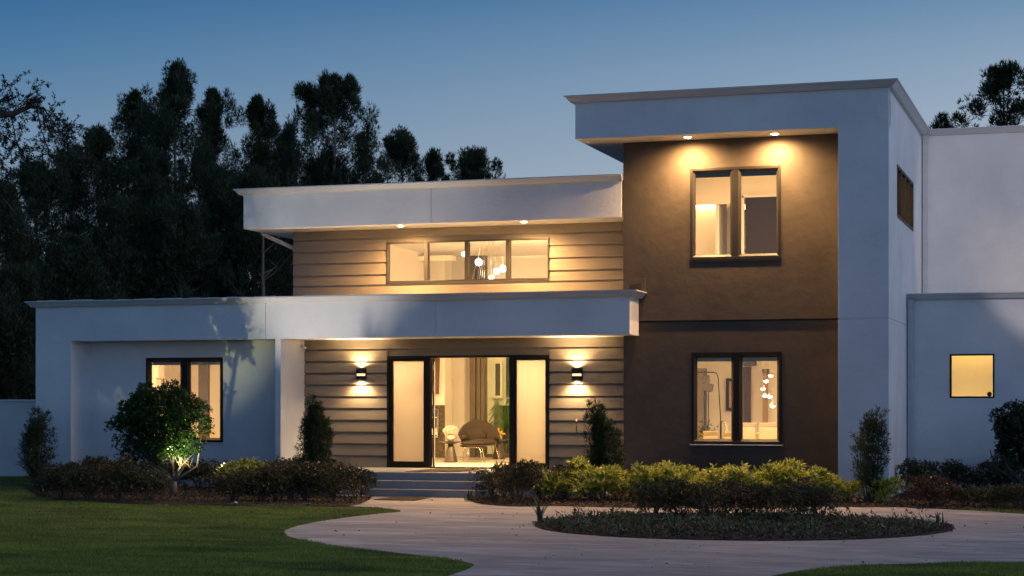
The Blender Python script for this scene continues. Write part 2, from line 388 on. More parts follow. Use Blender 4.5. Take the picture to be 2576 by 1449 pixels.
def lamp(name, kind, loc, energy, color=WARM, aim=None, size=.05, spot=100, blend=.6, sizey=None, parent=None):
    d = bpy.data.lights.new(name, kind); o = bpy.data.objects.new(name, d); COL.objects.link(o)
    d.energy = energy; d.color = color
    o.location = loc
    if kind == 'AREA':
        d.shape = 'RECTANGLE'; d.size = size; d.size_y = sizey or size
    else: d.shadow_soft_size = size
    if kind == 'SPOT': d.spot_size = R(spot); d.spot_blend = blend
    if aim is not None:
        o.rotation_euler = (Vector(aim)-Vector(loc)).to_track_quat('-Z', 'Y').to_euler()
    return o

# ================================================================== HOUSE
house = empty('house', (-12, 40, 0), 'modern two-storey white stucco house with dark brown tower wall and lit windows', 'house')
HO = (-12, 40, 0)
def HB(): return MB(*HO)
YF = 36.37          # low fascia plane
ZL, ZLT = 3.265, 4.035
XL = -22.84; XR = -9.11
FL = .48
# --- left wing
b = HB()
b.box(XL, -21.945, YF, 37.19, 0, ZL)                                   # pier
b.box(XL, -22.60, 37.19, 45, 0, ZL)                                    # far side wall
b.build('white_wall', WHITE, house)
b = HB(); wall_holes(b, -22.60, -16.95, 0, ZL, 37.19, 37.40, [(-20.51, -18.60, 1.01, 2.90)])
b.build('recessed_wall', WHITE, house)
b = HB(); b.box(-16.95, -16.823, YF, 37.62, 0, ZL); b.build('porch_side_wall', WHITE, house)
# low fascia with vertical joints
b = HB()
js = [XL, PX(668, YF), PX(1096.5, YF), XR]
for i in range(3):
    x0 = js[i]+(.004 if i else 0); x1 = js[i+1]-(.004 if i < 2 else 0)
    b.box(x0, x1, YF, YF+.12, ZL, ZLT)
b.box(XR-.12, XR, YF+.12, 37.138, ZL, ZLT)                              # right return
b.box(XL, XL+.12, YF+.12, 45, ZL+.002, ZLT)
b.box(XL+.13, XR-.13, YF+.13, YF+.2, ZL+.01, ZLT-.03)
b.build('low_fascia', WHITE, house, bevel=.004)
b = HB(); b.box(XL+.12, -9.44, YF+.122, 38.09, ZL+.006, ZL+.05); b.box(-9.44, XR-.12, YF+.122, 37.136, ZL+.006, ZL+.05)
b.box(XL+.12, -17.35, 38.09, 45, ZL+.006, ZL+.05)
b.build('porch_soffit', SOFFIT, house)
b = HB(); b.box(XL+.13, XR-.13, YF+.2, 37.13, ZLT-.02, ZLT+.06); b.box(XL+.13, -9.45, 37.13, 38.1, ZLT-.02, ZLT+.06); b.box(XL+.13, -17.36, 38.1, 45, ZLT-.02, ZLT+.06)
# ragged membrane edge showing just above the gutter
pts = np.linspace(XL+.02, XR-.5, 60); rr = np.random.RandomState(3)
for i in range(59):
    z = .012+.02*rr.rand()
    b.box(pts[i], pts[i+1], YF+.02, YF+.2, ZLT+.10, ZLT+.115+z+(.012 if i < 40 else 0))
b.build('low_roof', ROOF, house)
gprof = lambda z, h=.13, o=.18: [(0, z-h), (.07, z-h), (.095, z-h*.82), (o-.025, z-.03), (o, z-.024), (o, z), (o-.015, z), (.0, z-.004)]
b = HB(); b.sweep([(XL, 45), (XL, YF), (XR, YF), (XR, 37.136)], gprof(ZLT+.125)); b.build('low_gutter', GUT, house)

# --- entry siding (lower)
YS = 37.60
def siding(name, X0, X1, z0, z1, Y, rows, holes, pitch=.257, ztop=None, D_=.0):
    b = HB(); gap = .042
    z = z1
    k = 0
    lines = rows
    zs = [z1]+lines+[z0]
    for i in range(len(zs)-1):
        a, c = zs[i+1], zs[i]
        if c-a < .03: continue
        segs = [(X0, X1)]
        for h in holes:
            if a+gap*.5 < h[3] and c > h[2]:
                ns = []
                for u, v in segs:
                    if h[0] > u: ns.append((u, min(v, h[0])))
                    if h[1] < v: ns.append((max(u, h[1]), v))
                segs = ns
        for u, v in segs:
            zb = a+(gap if i < len(zs)-2 else 0)
            top = c
            b.prism_x([(Y, zb), (Y, top), (Y+.022, top), (Y+.075, top-.001), (Y+.075, zb)][0:1]+[(Y+.014, top), (Y+.074-D_, top), (Y+.074-D_, zb)], u, v)
    wall_holes(b, X0, X1, z0, z1, Y+.075-D_, Y+.2, holes)
    return b.build(name, SIDING, house)
DX0, DX1, DZ1 = -14.855, -11.169, 2.907
rows = []
# first line at y=465/455 -> z
zz = PZ(1100, 879, YS)
yl = [879, 909, 939.5, 970, 1000.5, 1030.5, 1060.5, 1090, 1120, 1149.5]
for y in yl: rows.append(PZ(1100, y+2, YS))
# respace evenly
n = len(rows); top = rows[0]; bot = rows[-1]
rows = [top+(bot-top)*i/(n-1) for i in range(n)]
siding('lap_siding_lower', -16.823, -9.44, FL-.02, ZL+.004, YS, rows, [(DX0, DX1, FL-.02, DZ1)], D_=.02)
# --- upper siding
YU = 38.10; CZ0, CZ1 = 4.546, 5.428; CX0, CX1 = -15.061, -11.326
rowsU = [PZ(1150, y, YU) for y in (597, 629, 660, 691, 722)]
siding('lap_siding_upper', -17.321, -9.44, 4.0, 5.74, YU, rowsU[:1]+[rowsU[0]-.268*i for i in range(1, 4)]+[rowsU[0]-.268*4+.04], [(CX0, CX1, CZ0, CZ1)], D_=.04)
b = HB()
b.prism_x([(YU-.05, 4.05), (YU-.05, 4.17), (YU-.002, 4.20), (YU-.002, 4.05)], -17.34, -9.44)
b.prism_x([(YU-.09, 4.03), (YU-.09, 4.10), (YU-.052, 4.12), (YU-.052, 4.03)], -17.36, -9.44)
b.build('roof_flashing', SIDING, house)
b = HB(); b.box(-17.318, -17.21, YU+.19, 45, 4.06, 5.72); b.build('upper_side_wall', WHITE, house)
# --- mid roof
YM = 37.12; ZM, ZMT = 5.722, 6.478; XM = -18.068
b = HB(); xj = PX(1084.6, YM)
b.box(XM, xj-.004, YM, YM+.12, ZM, ZMT); b.box(xj+.004, -9.47, YM, YM+.12, ZM, ZMT); b.box(XM+.1, -9.5, YM+.121, YM+.16, ZM+.02, ZMT-.02)
b.box(XM, XM+.12, YM+.12, 45.9, ZM+.001, ZMT); b.build('mid_fascia', WHITE, house, bevel=.004)
b = HB(); b.box(XM+.12, -9.44, YM+.122, 37.9, ZM+.005, ZM+.04); b.box(XM+.12, -9.44, 37.9, 46, ZM+.005, ZM+.041); b.build('mid_soffit', SOFFIT, house)
b = HB(); b.box(XM+.12, -9.45, YM+.17, 45.9, ZMT-.05, ZMT+.03); b.box(XM+.02, -9.45, YM+.02, YM+.2, ZMT+.09, ZMT+.125); b.build('mid_roof', ROOF, house)
b = HB(); b.sweep([(XM, 45.9), (XM, YM), (-9.445, YM)], gprof(ZMT+.118, .125, .17)); b.build('mid_gutter', GUT, house)
b = HB()
for p, q in [((PX(662, 38.0), 38.0, ZM), (PX(662, 38.0), 38.0, ZM-.06)), ((PX(662, 38.0), 38.0, ZM-.04), (-17.30, 38.35, 5.33))]:
    b.tube([p, q], .05, 6)
b.build('downspout', GUT, house)

# --- tower
YT = 37.14; YP = 36.30; XT0, XT1 = -10.234, -3.94; ZT, ZTT = 7.252, 8.0; XW1 = -4.915; ZG = 3.53
UW = (-8.033, -6.17, 4.80, 6.67); LW = (-8.01, -6.152, 1.04, 2.912)
b = HB(); wall_holes(b, -9.44, XW1, ZG+.04, ZT+.003, YT, YT+.25, [UW]); 
b.build('dark_wall_upper', DARK, house)
b = HB(); wall_holes(b, -9.44, XW1, 0, ZG+.002, YT+.03, YT+.25, [LW]); b.box(-9.4, XW1, YT+.1, YT+.24, ZG+.002, ZG+.04)
b.box(-9.44, -9.30, YT+.25, 38.2, 0, ZT)
b.build('dark_wall_lower', DARK, house)
b = HB()
b.box(XW1, XT1, YP, YP+.3, 0, 3.518); b.box(XW1, XT1, YP, YP+.3, 3.526, ZT)
b.box(XW1, XW1+.1, YP+.3, YT+.26, 0, ZT)
b.box(XW1+.02, XT1-.02, YP+.02, YP+.28, 3.51, 3.53)
b.build('white_pillar', WHITE, house, bevel=.004)
SW = (37.79, 41.09)
b = MB(*HO)
# side wall (faces +X): cells in (y,z) with hole
def side_wall(b, X, th, y0, y1, z0, z1, holes):
    t = MB(); wall_holes(t, y0, y1, z0, z1, 0, th, holes)
    b.add([(X-th+th-yy, x, z) for x, yy, z in t.v], [f[::-1] for f in t.f]) if False else b.add([(X-yy, x, z) for x, yy, z in t.v], t.f)
side_wall(b, XT1, .2, YP+.3, 43.2, 0, 3.518, [])
side_wall(b, XT1, .2, YP+.3, 43.2, 3.526, ZTT, [(SW[0], SW[1], 5.62, 6.68)])
b.build('side_wall', WHITE, house)
b = HB()
b.box(XT0, XT1, YP, YP+.12, ZT, ZTT); b.box(XT0, XT0+.12, YP+.12, 45, ZT+.001, ZTT); b.build('tower_fascia', WHITE, house, bevel=.004)
b = HB(); b.box(XT0+.12, XT1-.2, YP+.122, YT+.3, ZT+.004, ZT+.05); b.box(XT0+.12, -9.43, YT+.3, 45, ZT+.004, ZT+.05); b.build('tower_soffit', SOFFIT, house)
b = HB(); b.box(XT0+.12, XT1-.2, YP+.13, 43.2, ZTT-.04, ZTT+.05); b.box(XT0+.03, XT1-.25, YP+.02, YP+.3, ZTT+.09, ZTT+.135); b.build('tower_roof', ROOF, house)
b = HB(); b.sweep([(XT0, 45), (XT0, YP), (XT1, YP), (XT1, 43.2), (4, 43.2)], gprof(ZTT+.118, .135, .19)); b.build('tower_gutter', GUT, house)
# scupper recess at the foot of the tower wall
b = HB(); x0, x1, z0, z1 = -9.40, PX(1625, YT), 4.17, 4.44
b.ring(x0-.02, x1, z0-.10, z1+.0, .10, YT-.028, YT-.001); b.ring(x0+.08, x1-.10, z0, z1-.10, .02, YT-.012, YT-.001)
b.build('scupper_frame', DARK, house, bevel=.004)
# back block and annex
b = HB(); b.box(XT1-.2, 4, 43.2, 43.5, 0, ZTT); b.build('back_wall', WHITE, house)
b = HB(); b.prism_x([(43.13, 4.28), (43.13, 4.34), (43.199, 4.36), (43.199, 4.28)], XT1, 4); b.tube([(XT1+.3, 43.1, 4.22), (4, 43.1, 4.22)], .02, 6); b.build('back_flashing', GUT, house)
YA = 39.8
AW = (-3.061, -2.151, 1.987, 2.908)
b = HB(); wall_holes(b, XT1, 4, 0, 4.06, YA, YA+.2, [AW]); b.build('annex_wall', WHITE, house)
b = HB(); b.box(XT1, 4, YA+.0, 43.2, 4.07, 4.14); b.build('annex_roof', ROOF, house)
b = HB(); b.sweep([(XT1+.003, YA), (4, YA)], gprof(4.185, .13, .17)); b.build('annex_gutter', GUT, house)
def downspout(X, Y, z0, z1, kick=0):
    b = HB(); w_ = .05
    b.box(X, X+.11, Y-.10, Y-.012, z0, z1-.18)
    b.add([(X, Y-.10, z1-.18), (X+.11, Y-.10, z1-.18), (X+.11, Y-.012, z1-.18), (X, Y-.012, z1-.18), (X, Y-.17, z1), (X+.13, Y-.17, z1), (X+.13, Y-.05, z1), (X, Y-.05, z1)],
          [(0, 1, 5, 4), (1, 2, 6, 5), (2, 3, 7, 6), (3, 0, 4, 7)])
    for zz in (z0+.3, (z0+z1)/2, z1-.4): b.box(X-.006, X+.116, Y-.106, Y-.01, zz, zz+.03)
    if kick: b.box(X, X+.35, Y-.10, Y-.02, z0-.02, z0+.07)
    b.build('downspout', GUT, house, bevel=.006)
downspout(XT1+.02, 43.2, 4.22, ZTT-.02, 1)
downspout(XT1+.02, YA, .1, 4.06)

# ------------------------------------------------------------------ windows
def window(X0, X1, Z0, Z1, Y, mat, panes, fw=.085, mid=.17, glass=GLASS, bev=True, blind=False, proud=.02, trim=None, gy=.07):
    b = HB()
    b.ring(X0, X1, Z0, Z1, fw*.55, Y-proud, Y+.12)
    ws = (X1-X0-2*fw*.55-(panes-1)*mid)/panes
    xs = [X0+fw*.55+i*(ws+mid) for i in range(panes)]
    for i in range(panes-1):
        b.box(xs[i]+ws, xs[i]+ws+mid, Y-proud+.004, Y+.115, Z0+fw*.55, Z1-fw*.55)
    if bev:
        for x in xs: b.bevring(x, x+ws, Z0+fw*.55, Z1-fw*.55, fw*.45, Y-proud+.012, Y+.04)
    o = b.build('window', mat, house, bevel=.003)
    for x in xs:
        g = HB(); g.add([(x, Y+gy, Z0+fw*.5), (x+ws, Y+gy, Z0+fw*.5), (x+ws, Y+gy, Z1-fw*.5), (x, Y+gy, Z1-fw*.5)], [(0, 1, 2, 3)])
        g.build('pane', glass, o)
        if blind:
            h = HB(); h.box(x+.03, x+ws-.03, Y+.13, Y+.20, Z1-fw-blind, Z1-fw+.03); h.box(x+.02, x+ws-.02, Y+.125, Y+.13, Z1-fw-blind-.012, Z1-fw-blind+.012)
            h.build('roller_blind', INDARK if mat is not FRAME else BLINDM, o)
    return o
BLINDM = surf('tan_blind', (.25, .2, .13), (.3, .24, .16), scale=10, rough=.8, bump=0)
window(*UW, YT, FRAME2, 2, .10, .13, blind=.07, proud=.014)
window(*LW, YT+.03, FRAME, 2, .11, .13, blind=.06)
b = HB(); b.box(LW[0]-.02, LW[1]+.02, YT-.045, YT+.03, LW[2]-.018, LW[2]-.002); b.build('window_sill', SOFFIT, house)
b = HB(); b.box(UW[0]-.01, UW[1]+.01, YT-.022, YT-.001, UW[2]-.05, UW[2]-.003); b.build('window_sill', FRAME, house)
window(-20.51, -18.60, 1.01, 2.90, 37.19, FRAME, 2, .10, .16, blind=.05)
b = HB(); b.box(-20.53, -18.58, 37.15, 37.189, .985, 1.008); b.build('window_sill', SOFFIT, house)
window(CX0, CX1, CZ0, CZ1, YU, FRAMEG, 4, .05, .085, bev=False, proud=.03)
# annex yellow window
wn = HB(); wn.ring(AW[0], AW[1], AW[2], AW[3], .035, YA-.01, YA+.1); wo = wn.build('window', FRAME, house, bevel=.003)
g = HB(); g.add([(AW[0], YA+.06, AW[2]), (AW[1], YA+.06, AW[2]), (AW[1], YA+.06, AW[3]), (AW[0], YA+.06, AW[3])], [(0, 1, 2, 3)]); g.build('pane', GLASS, wo)
SHADE = surf('lit_roller_shade', (.8, .68, .40), (.84, .72, .43), scale=3, rough=.9, bump=0)
g = HB(); g.box(AW[0]-.02, AW[1]+.02, YA+.9, YA+.92, AW[2]-.3, AW[3]+.5); g.build('window_shade', SHADE, wo)
# side window
wn = HB(); 
def sbox(y0, y1, z0, z1, x0=XT1-.10, x1=XT1-.0): wn.box(x0, x1+.012, y0, y1, z0, z1)
z0, z1 = 5.62, 6.68
sbox(SW[0], SW[1], z1-.06, z1); sbox(SW[0], SW[1], z0, z0+.06)
wd = (SW[1]-SW[0])/4
for i in range(5):
    yy = SW[0]+i*wd; a = max(SW[0], yy-.05); c = min(SW[1], yy+.05); sbox(a, c, z0+.06, z1-.06)
wo = wn.build('window', FRAME, house)
for i in range(4):
    g = HB(); ya, yb = SW[0]+i*wd+.05, SW[0]+(i+1)*wd-.05
    g.add([(XT1-.05, ya, z0+.06), (XT1-.05, yb, z0+.06), (XT1-.05, yb, z1-.06), (XT1-.05, ya, z1-.06)], [(0, 1, 2, 3)]); g.build('pane', GLASS, wo)

# ------------------------------------------------------------------ entrance doors
def px(p): return PX(p, YS)
ez0 = FL+.004
b = HB()
b.box(DX0, DX1, YS-.02, YS+.13, DZ1-.05, DZ1)
b.box(DX0, DX0+.05, YS-.02, YS+.13, ez0, DZ1-.05); b.box(DX1-.05, DX1, YS-.02, YS+.13, ez0, DZ1-.05)
b.box(px(1073), px(1082), YS-.015, YS+.13, ez0, DZ1-.05); b.box(px(1281.5), px(1290), YS-.015, YS+.13, ez0, DZ1-.05)
b.box(px(1082), px(1281.5), YS-.03, YS+.14, FL-.006, FL+.022)
ef = b.build('door_frame', FRAME, house, bevel=.004)
def sidelight(p0, p1, g0, g1, zt, zb):
    b = HB(); x0, x1 = px(p0), px(p1); a, c = px(g0), px(g1)
    y0, y1 = YS+.005, YS+.07
    b.box(x0, x1, y0, y1, zt, DZ1-.05); b.box(x0, x1, y0, y1, ez0, zb); b.box(x0, a, y0, y1, zb, zt); b.box(c, x1, y0, y1, zb, zt)
    o = b.build('side_panel', FRAME, house, bevel=.005)
    g = HB(); g.add([(a-.01, YS+.04, zb-.01), (c+.01, YS+.04, zb-.01), (c+.01, YS+.04, zt+.01), (a-.01, YS+.04, zt+.01)], [(0, 1, 2, 3)]); g.build('frosted_pane', FROST, o)
sidelight(980, 1072.5, 988.5, 1065, DZ1-.11, FL+.135)
sidelight(1290.5, 1376, 1299, 1377-5.5, DZ1-.11, FL+.125)
# open door leaf, swung inwards, seen nearly edge-on
hx, hy = px(1087)+.00, YS+.10
ang = math.atan2(-hx, hy)                      # line of sight direction
b = HB(); L = 1.0
M = Matrix.Rotation(R(109.7), 3, 'Z')
cx, cy = hx+cos(R(109.7))*L/2, hy+sin(R(109.7))*L/2
b.obox((cx, cy, (ez0+DZ1-.06)/2), (L, .05, DZ1-.07-ez0), M)
dl = b.build('front_door', FRAME, house, bevel=.004)
for zz in (.8, 1.25, 1.72, 2.2, 2.65):
    b = HB(); b.obox((hx+.01, hy-.02, zz), (.03, .035, .12), None); b.build('door_hinge', CHROME, dl)
b = HB(); hx2, hy2 = hx+cos(R(109.7))*L*.9, hy+sin(R(109.7))*L*.9
b.tube([(hx2+.03, hy2, 1.25), (hx2+.09, hy2, 1.25), (hx2+.09, hy2, 1.75), (hx2+.03, hy2, 1.75)], .012, 8); b.build('door_handle', CHROME, dl)
b = HB(); b.obox((hx+.028, hy-.03, 1.65), (.01, .05, 2.25)); b.build('door_edge', surf('door_edge_paint', (.35, .3, .22), (.4, .34, .25), rough=.4, bump=0), dl)

# ------------------------------------------------------------------ rooms (inside shells)
def shell(x0, x1, y0, y1, z0, z1, back=True, bh=None, right=True):
    t = .08
    b = HB(); b.box(x0-t, x0, y0, y1, z0, z1)
    if right: b.box(x1, x1+t, y0, y1, z0, z1)
    if back:
        if bh: wall_holes(b, x0-t, x1+(t if right else -.003), z0, z1, y1, y1+t, bh)
        else: b.box(x0-t, x1+t, y1, y1+t, z0, z1)
    b.build('interior_wall', INWALL, house)
    e = t if right else -.003
    b = HB(); b.box(x0-t, x1+e, y0, y1+t, z0-.05, z0); b.build('interior_floor', INFLOOR, house)
    b = HB(); b.box(x0-t, x1+e, y0, y1+t, z1, z1+.05); b.build('interior_ceiling', INCEIL, house)
# living room, double height
LY = 47.0
shell(-17.2, -9.55, 38.3, LY, FL, 5.9, True)
b = HB(); b.box(-17.2, -9.52, YS+.2, 38.3, FL-.05, FL); b.box(-17.2, -9.55, 37.81, 38.3, 3.3, 3.99)
b.box(-17.2, -14.86, 37.9, 38.3, FL, 3.3) if False else None
b.build('interior_floor', INFLOOR, house)
for xa_ in (-16.95, -9.56):
    b = HB(); b.box(xa_, xa_+.11, 37.81, 38.3, FL, 3.3); b.build('interior_wall', INWALL, house)
# columns / heavy window posts at the back of the living room
b = HB(); YC = 45.6
def cpx(x, Y): return PX(987.5+x/4.218, Y)
b.box(cpx(818, YC), cpx(878, YC), YC, YC+.25, FL, 5.9); b.box(cpx(888, YC), cpx(928, YC), YC+.02, YC+.25, FL, 5.9); b.box(cpx(938, YC), cpx(975, YC), YC, YC+.25, FL, 5.9)
b.box(cpx(975, YC), -9.6, YC, YC+.12, FL, FL+.09)
b.build('interior_column', INDARK, house)
g = HB(); g.add([(cpx(980, YC), YC+.05, FL+.09), (-9.6, YC+.05, FL+.09), (-9.6, YC+.05, 3.1), (cpx(980, YC), YC+.05, 3.1)], [(0, 1, 2, 3)]); g.build('glass_wall', GLASS2, house)
# partitions seen through the glass: pale rail, solid dark panels painted as night and reflection
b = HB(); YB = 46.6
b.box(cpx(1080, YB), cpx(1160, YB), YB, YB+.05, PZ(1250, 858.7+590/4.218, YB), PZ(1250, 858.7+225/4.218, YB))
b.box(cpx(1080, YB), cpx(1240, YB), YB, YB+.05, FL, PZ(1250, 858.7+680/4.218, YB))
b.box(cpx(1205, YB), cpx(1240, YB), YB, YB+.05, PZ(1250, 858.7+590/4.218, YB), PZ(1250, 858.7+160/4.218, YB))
b.build('night_panel', surf('night_glass', (.02, .03, .028), (.035, .045, .04), rough=.15, bump=0), house)
b = HB(); b.ring(cpx(1068, YB), cpx(1168, YB), PZ(1250, 858.7+600/4.218, YB), PZ(1250, 858.7+212/4.218, YB), .06, YB-.03, YB+.02); b.build('panel_trim', INWALL, house)
# chimney breast with shelf step and granite fireplace
YFp = 45.2
b = HB(); b.box(-17.2, cpx(555, YFp), YFp, YFp+.5, FL, 5.9); b.box(cpx(555, 46.2), cpx(630, 46.2), 46.2, 46.3, FL, PZ(1130, 858.7+402/4.218, 46.2)); b.build('chimney_breast', INWALL, house)
b = HB(); b.box(cpx(380, YFp), cpx(556, YFp), YFp-.06, YFp-.003, FL+.0, PZ(1100, 858.7+677/4.218, YFp)); b.build('fireplace_surround', GRANITE, house)
fpz = lambda y: PZ(1100, 858.7+y/4.218, YFp)
b = HB(); b.box(cpx(400, YFp), cpx(500, YFp), YFp-.12, YFp-.065, fpz(1020), fpz(800)); fb = b.build('firebox', BLACKP, house)
b = HB()
for i in range(4):
    xx = cpx(440+i*14, YFp); b.lathe([(0, 0), (.02, .01), (.025, .06), (.008, .16), (0, .2)], (xx, YFp-.15, fpz(1000)+.02), 8)
b.build('flame', emis('flame_glow', (1, .5, .18), 1.6), fb)
b = HB(); b.ring(cpx(400, YFp), cpx(500, YFp), fpz(1020), fpz(800), .03, YFp-.14, YFp-.12); b.build('firebox_trim', CHROME, fb)
# baseboards
# dining room
shell(-9.25, -4.2, YT+.28, 43.5, FL, 3.1)
# upper room
shell(-9.25, -4.14, YT+.28, 42.0, 4.0, 7.1, True, [(PX(1740, 42), PX(1841, 42), 4.0, 6.46)], right=False)
b = HB(); b.box(PX(1720, 42)-.3, PX(1720, 42)-.2, 42.09, 45, 4.0, 6.7); b.box(PX(1860, 45), PX(1860, 45)+.08, 42.09, 45, 4, 6.7); b.box(PX(1720, 42)-.3, -6, 45, 45.1, 4, 6.7); b.box(-11, -6, 42.09, 45.1, 6.7, 6.75); b.build('hallway_wall', INWALL, house)
# dark interior door
YD = 41.9
b = HB(); b.box(PX(1866, YD), PX(1872, YD), YD-.01, YD+.09, 4, 6.62); b.box(PX(1866, YD), PX(1960, YD), YD-.01, YD+.09, 6.58, 6.64); b.build('door_trim', INCEIL, house)
b = HB(); b.box(PX(1875, YD), PX(1960, YD), YD+.0, YD+.08, 4.02, 6.56); idr = b.build('interior_door', surf('dark_wood_door', (.022, .017, .012), (.032, .024, .016), scale=3, rough=.7, bump=0, mscale=(6, 1, 1), spec=.15), house)
for zz in (5.4, 6.3):
    b = HB(); b.box(PX(1872.5, YD), PX(1875.5, YD), YD-.015, YD, zz, zz+.12); b.build('door_hinge', CHROME, idr)
# left wing room
shell(-22.4, -17.4, 37.45, 42.5, FL-.1, 3.15)
b = HB(); b.box(PX(499, 41), PX(523, 41), 41, 41.1, FL, 3.0); b.build('interior_wall', INDARK, house)
b = HB(); b.box(PX(376, 40), PX(398, 40), 40, 40.3, 2.5, 2.85); b.box(PX(376, 40), PX(391, 40), 40.02, 40.28, FL, 2.5); b.build('interior_column', INWALL, house)
# annex room
shell(-3.7, -1.0, YA+.25, 42.5, FL, 3.6)
# side-window room behind tower side wall (upper): a lit wall strip
b = HB(); b.box(-9.3, XT1-.2, 43.0, 43.1, 4, 7.3); b.build('interior_wall', INWALL, house)

AMB = (1.0, .61, .265)  # assumed room lights without fixtures, kept out of sight near the ceilings
lamp('living_room_light', 'AREA', (-13.3, 39.6, 5.85), 4300, AMB, (-13.3, 39.9, 0), 6.5, sizey=1.6)
lamp('living_room_light', 'AREA', (-13.3, 38.5, 3.28), 1100, AMB, (-13.3, 39.5, 0), 6.5, sizey=.35)  # added area light floating out of sight above the door head
lamp('living_room_fill', 'SPOT', (-13.0, 39.3, 5.75), 2600, AMB, (-12.2, 47, 1.6), .15, 84, .8)  # added spot without a fixture, brightens the back wall
lamp('living_room_fill', 'SPOT', (-12.6, 38.7, 3.9), 1600, AMB, (-13.6, 46, 5.3), .15, 110, .9)  # added spot without a fixture, lifts the upper walls behind the clerestory
lamp('dining_room_light', 'AREA', (-6.7, 38.2, 3.06), 700, AMB, (-6.7, 38.8, 0), 4, sizey=1.0)
lamp('bedroom_light', 'AREA', (-6.7, 38.1, 7.05), 520, AMB, (-6.7, 38.6, 0), 4, sizey=.9)
lamp('hallway_light', 'AREA', (-9.0, 43.4, 6.64), 240, AMB, (-9.0, 43.4, 0), 1.2, sizey=1.0)
lamp('study_light', 'AREA', (-19.8, 38.4, 3.1), 360, AMB, (-19.8, 38.9, 0), 4, sizey=1.0)
lamp('annex_light', 'AREA', (-2.6, 40.25, 3.5), 15, (1, .66, .24), (-2.6, 40.6, 0), 1.5, sizey=.4)
lamp('annex_light', 'AREA', (-2.6, 40.25, 1.2), 12, (1, .66, .24), (-2.6, 40.7, 4), 1.5, sizey=.3)  # added lamp hidden below the sill to even out the shade

# recessed lights in the living room ceiling that show through the clerestory
BULB = emis('lamp_glow', (1.0, .80, .50), 14); BULB2 = emis('soft_lamp_glow', (1.0, .78, .48), 5)
def c5(x, y, Y): return (PX(515.2+x/2.3077, Y), Y, PZ(515.2+x/2.3077, 386.4+y/2.3077, Y))
clr = ['seen through the second clerestory pane', 'seen through the fourth clerestory pane']
for i, (x, y) in enumerate([(1335, 529), (1938, 514)]):
    d = (5.9-E)*F/(CY-(386.4+y/2.3077)); l = (515.2+x/2.3077-CX)/F*d
    X, Y = l*c_-d*s_, l*s_+d*c_
    t = empty('ceiling_light', (X, Y, 5.9), 'round recessed ceiling light '+clr[i], 'ceiling light', 'living room ceiling lights')
    b = MB(); b.lathe([(0, -.012), (.06, -.03), (.085, -.012), (.085, -.001)], (0, 0, 0), 16); b.build('bulb', BULB, t)
    b = MB(); b.lathe([(.085, -.001), (.085, -.02), (.11, -.014), (.115, -.001)], (0, 0, 0), 20); b.build('trim_ring', SOFFIT, t)
d = (5.9-E)*F/(CY-(386.4+561/2.3077)); l = (515.2+1675/2.3077-CX)/F*d
X, Y = l*c_-d*s_, l*s_+d*c_
t = MB(); t.box(-.42, .42, -.35, .35, -.02, -.002); o = t.build('ceiling_panel_light', emis('panel_glow', (1, .85, .6), 2.2)); o.location = (X, Y, 5.9)
tag(o, 'glowing rectangular panel light in the ceiling seen through the third clerestory pane', 'ceiling light')
X, Y = PX(1222, 42.3), 42.3
o = MB().box(-.45, .45, -.2, .2, -.03, -.002).build('ceiling_vent', INDARK); o.location = (X, Y, 5.9); tag(o, 'dark rectangular vent in the living room ceiling above the bubble chandelier', 'vent')
# wall fin and opening visible in the left clerestory panes
b = HB(); b.box(c5(1180, 0, 44)[0], c5(1207, 0, 44)[0], 44, 44.4, 3.2, 5.62); b.box(c5(1180, 0, 44)[0], c5(1430, 0, 44)[0], 44.05, 44.35, 5.5, 5.62); b.build('interior_column', INWALL, house)
b = HB(); b.box(c5(1068, 0, 42)[0]-.1, c5(1068, 0, 42)[0], 38.4, 44.4, 3.2, 5.9); b.build('interior_wall', INWALL, house)
# bubble chandelier
ch = empty('bubble_chandelier', (PX(1222, 41.5), 41.5, 5.9), 'chandelier of glowing glass globes on thin wires seen through the clerestory', 'chandelier')
cy0 = 41.5
G = [(1590, 630, .085), (1505, 583, .06), (1693, 684, .075), (1730, 668, .085), (1664, 720, .06)]
bw = MB(); tx, ty, tz = ch.location
for x, y, r in G:
    q = c5(x, y, cy0+random.uniform(-.3, .3)); q = (q[0]-tx, q[1]-ty, q[2]-tz)
    g = MB(); g.ball(q, r, 14, 10); g.build('globe', emis('globe_glow', (1, .84, .58), 9) if 'GL' not in globals() else GL, ch, True)
    pp = [(q[0]*u*(2-u), q[1]*u, q[2]*u+(.18*sin(pi*u))) for u in np.linspace(0, 1, 8)]
    bw.tube(pp, .006, 5)
for k in range(7):
    a = random.uniform(-.5, .5); bw.tube([(a*.1, 0, 0), (a, random.uniform(-.2, .2), -1.4)], .004, 4)
bw.build('wire', CHROME, ch)
b = MB(); b.lathe([(0, 0), (.12, 0), (.12, -.03), (0, -.04)], (0, 0, 0), 16); b.build('canopy', CHROME, ch)

# ------------------------------------------------------------------ living-room furniture
def z1(x, y): return 987.5+x/4.218, 858.7+y/4.218
def floor_at(x, y):                     # crop coordinates of a foot on the floor -> world
    a, c = z1(x, y); return PG(a, c, FL)
def cone_table(x, y, lab):
    X, Y = floor_at(x, y)
    t = empty('side_table', (X, Y, FL), lab, 'side table', 'conical side tables')
    b = MB(); b.lathe([(.0, 0), (.165, 0), (.16, .03), (.085, .36), (.06, .44), (.0, .44)], (0, 0, 0), 28); b.build('base', TABLEM, t, True)
    b = MB(); b.lathe([(0, .43), (.10, .44), (.245, .485), (.245, .50), (0, .50)], (0, 0, 0), 32); b.build('table_top', TABLEM, t)
    return t, X, Y
t1, tx1, ty1 = cone_table(618, 1284, 'dark conical side table with the vase of white flowers on it')
t2, tx2, ty2 = cone_table(1128, 1248, 'dark conical side table beside the lounge chair carrying the yellow flower')
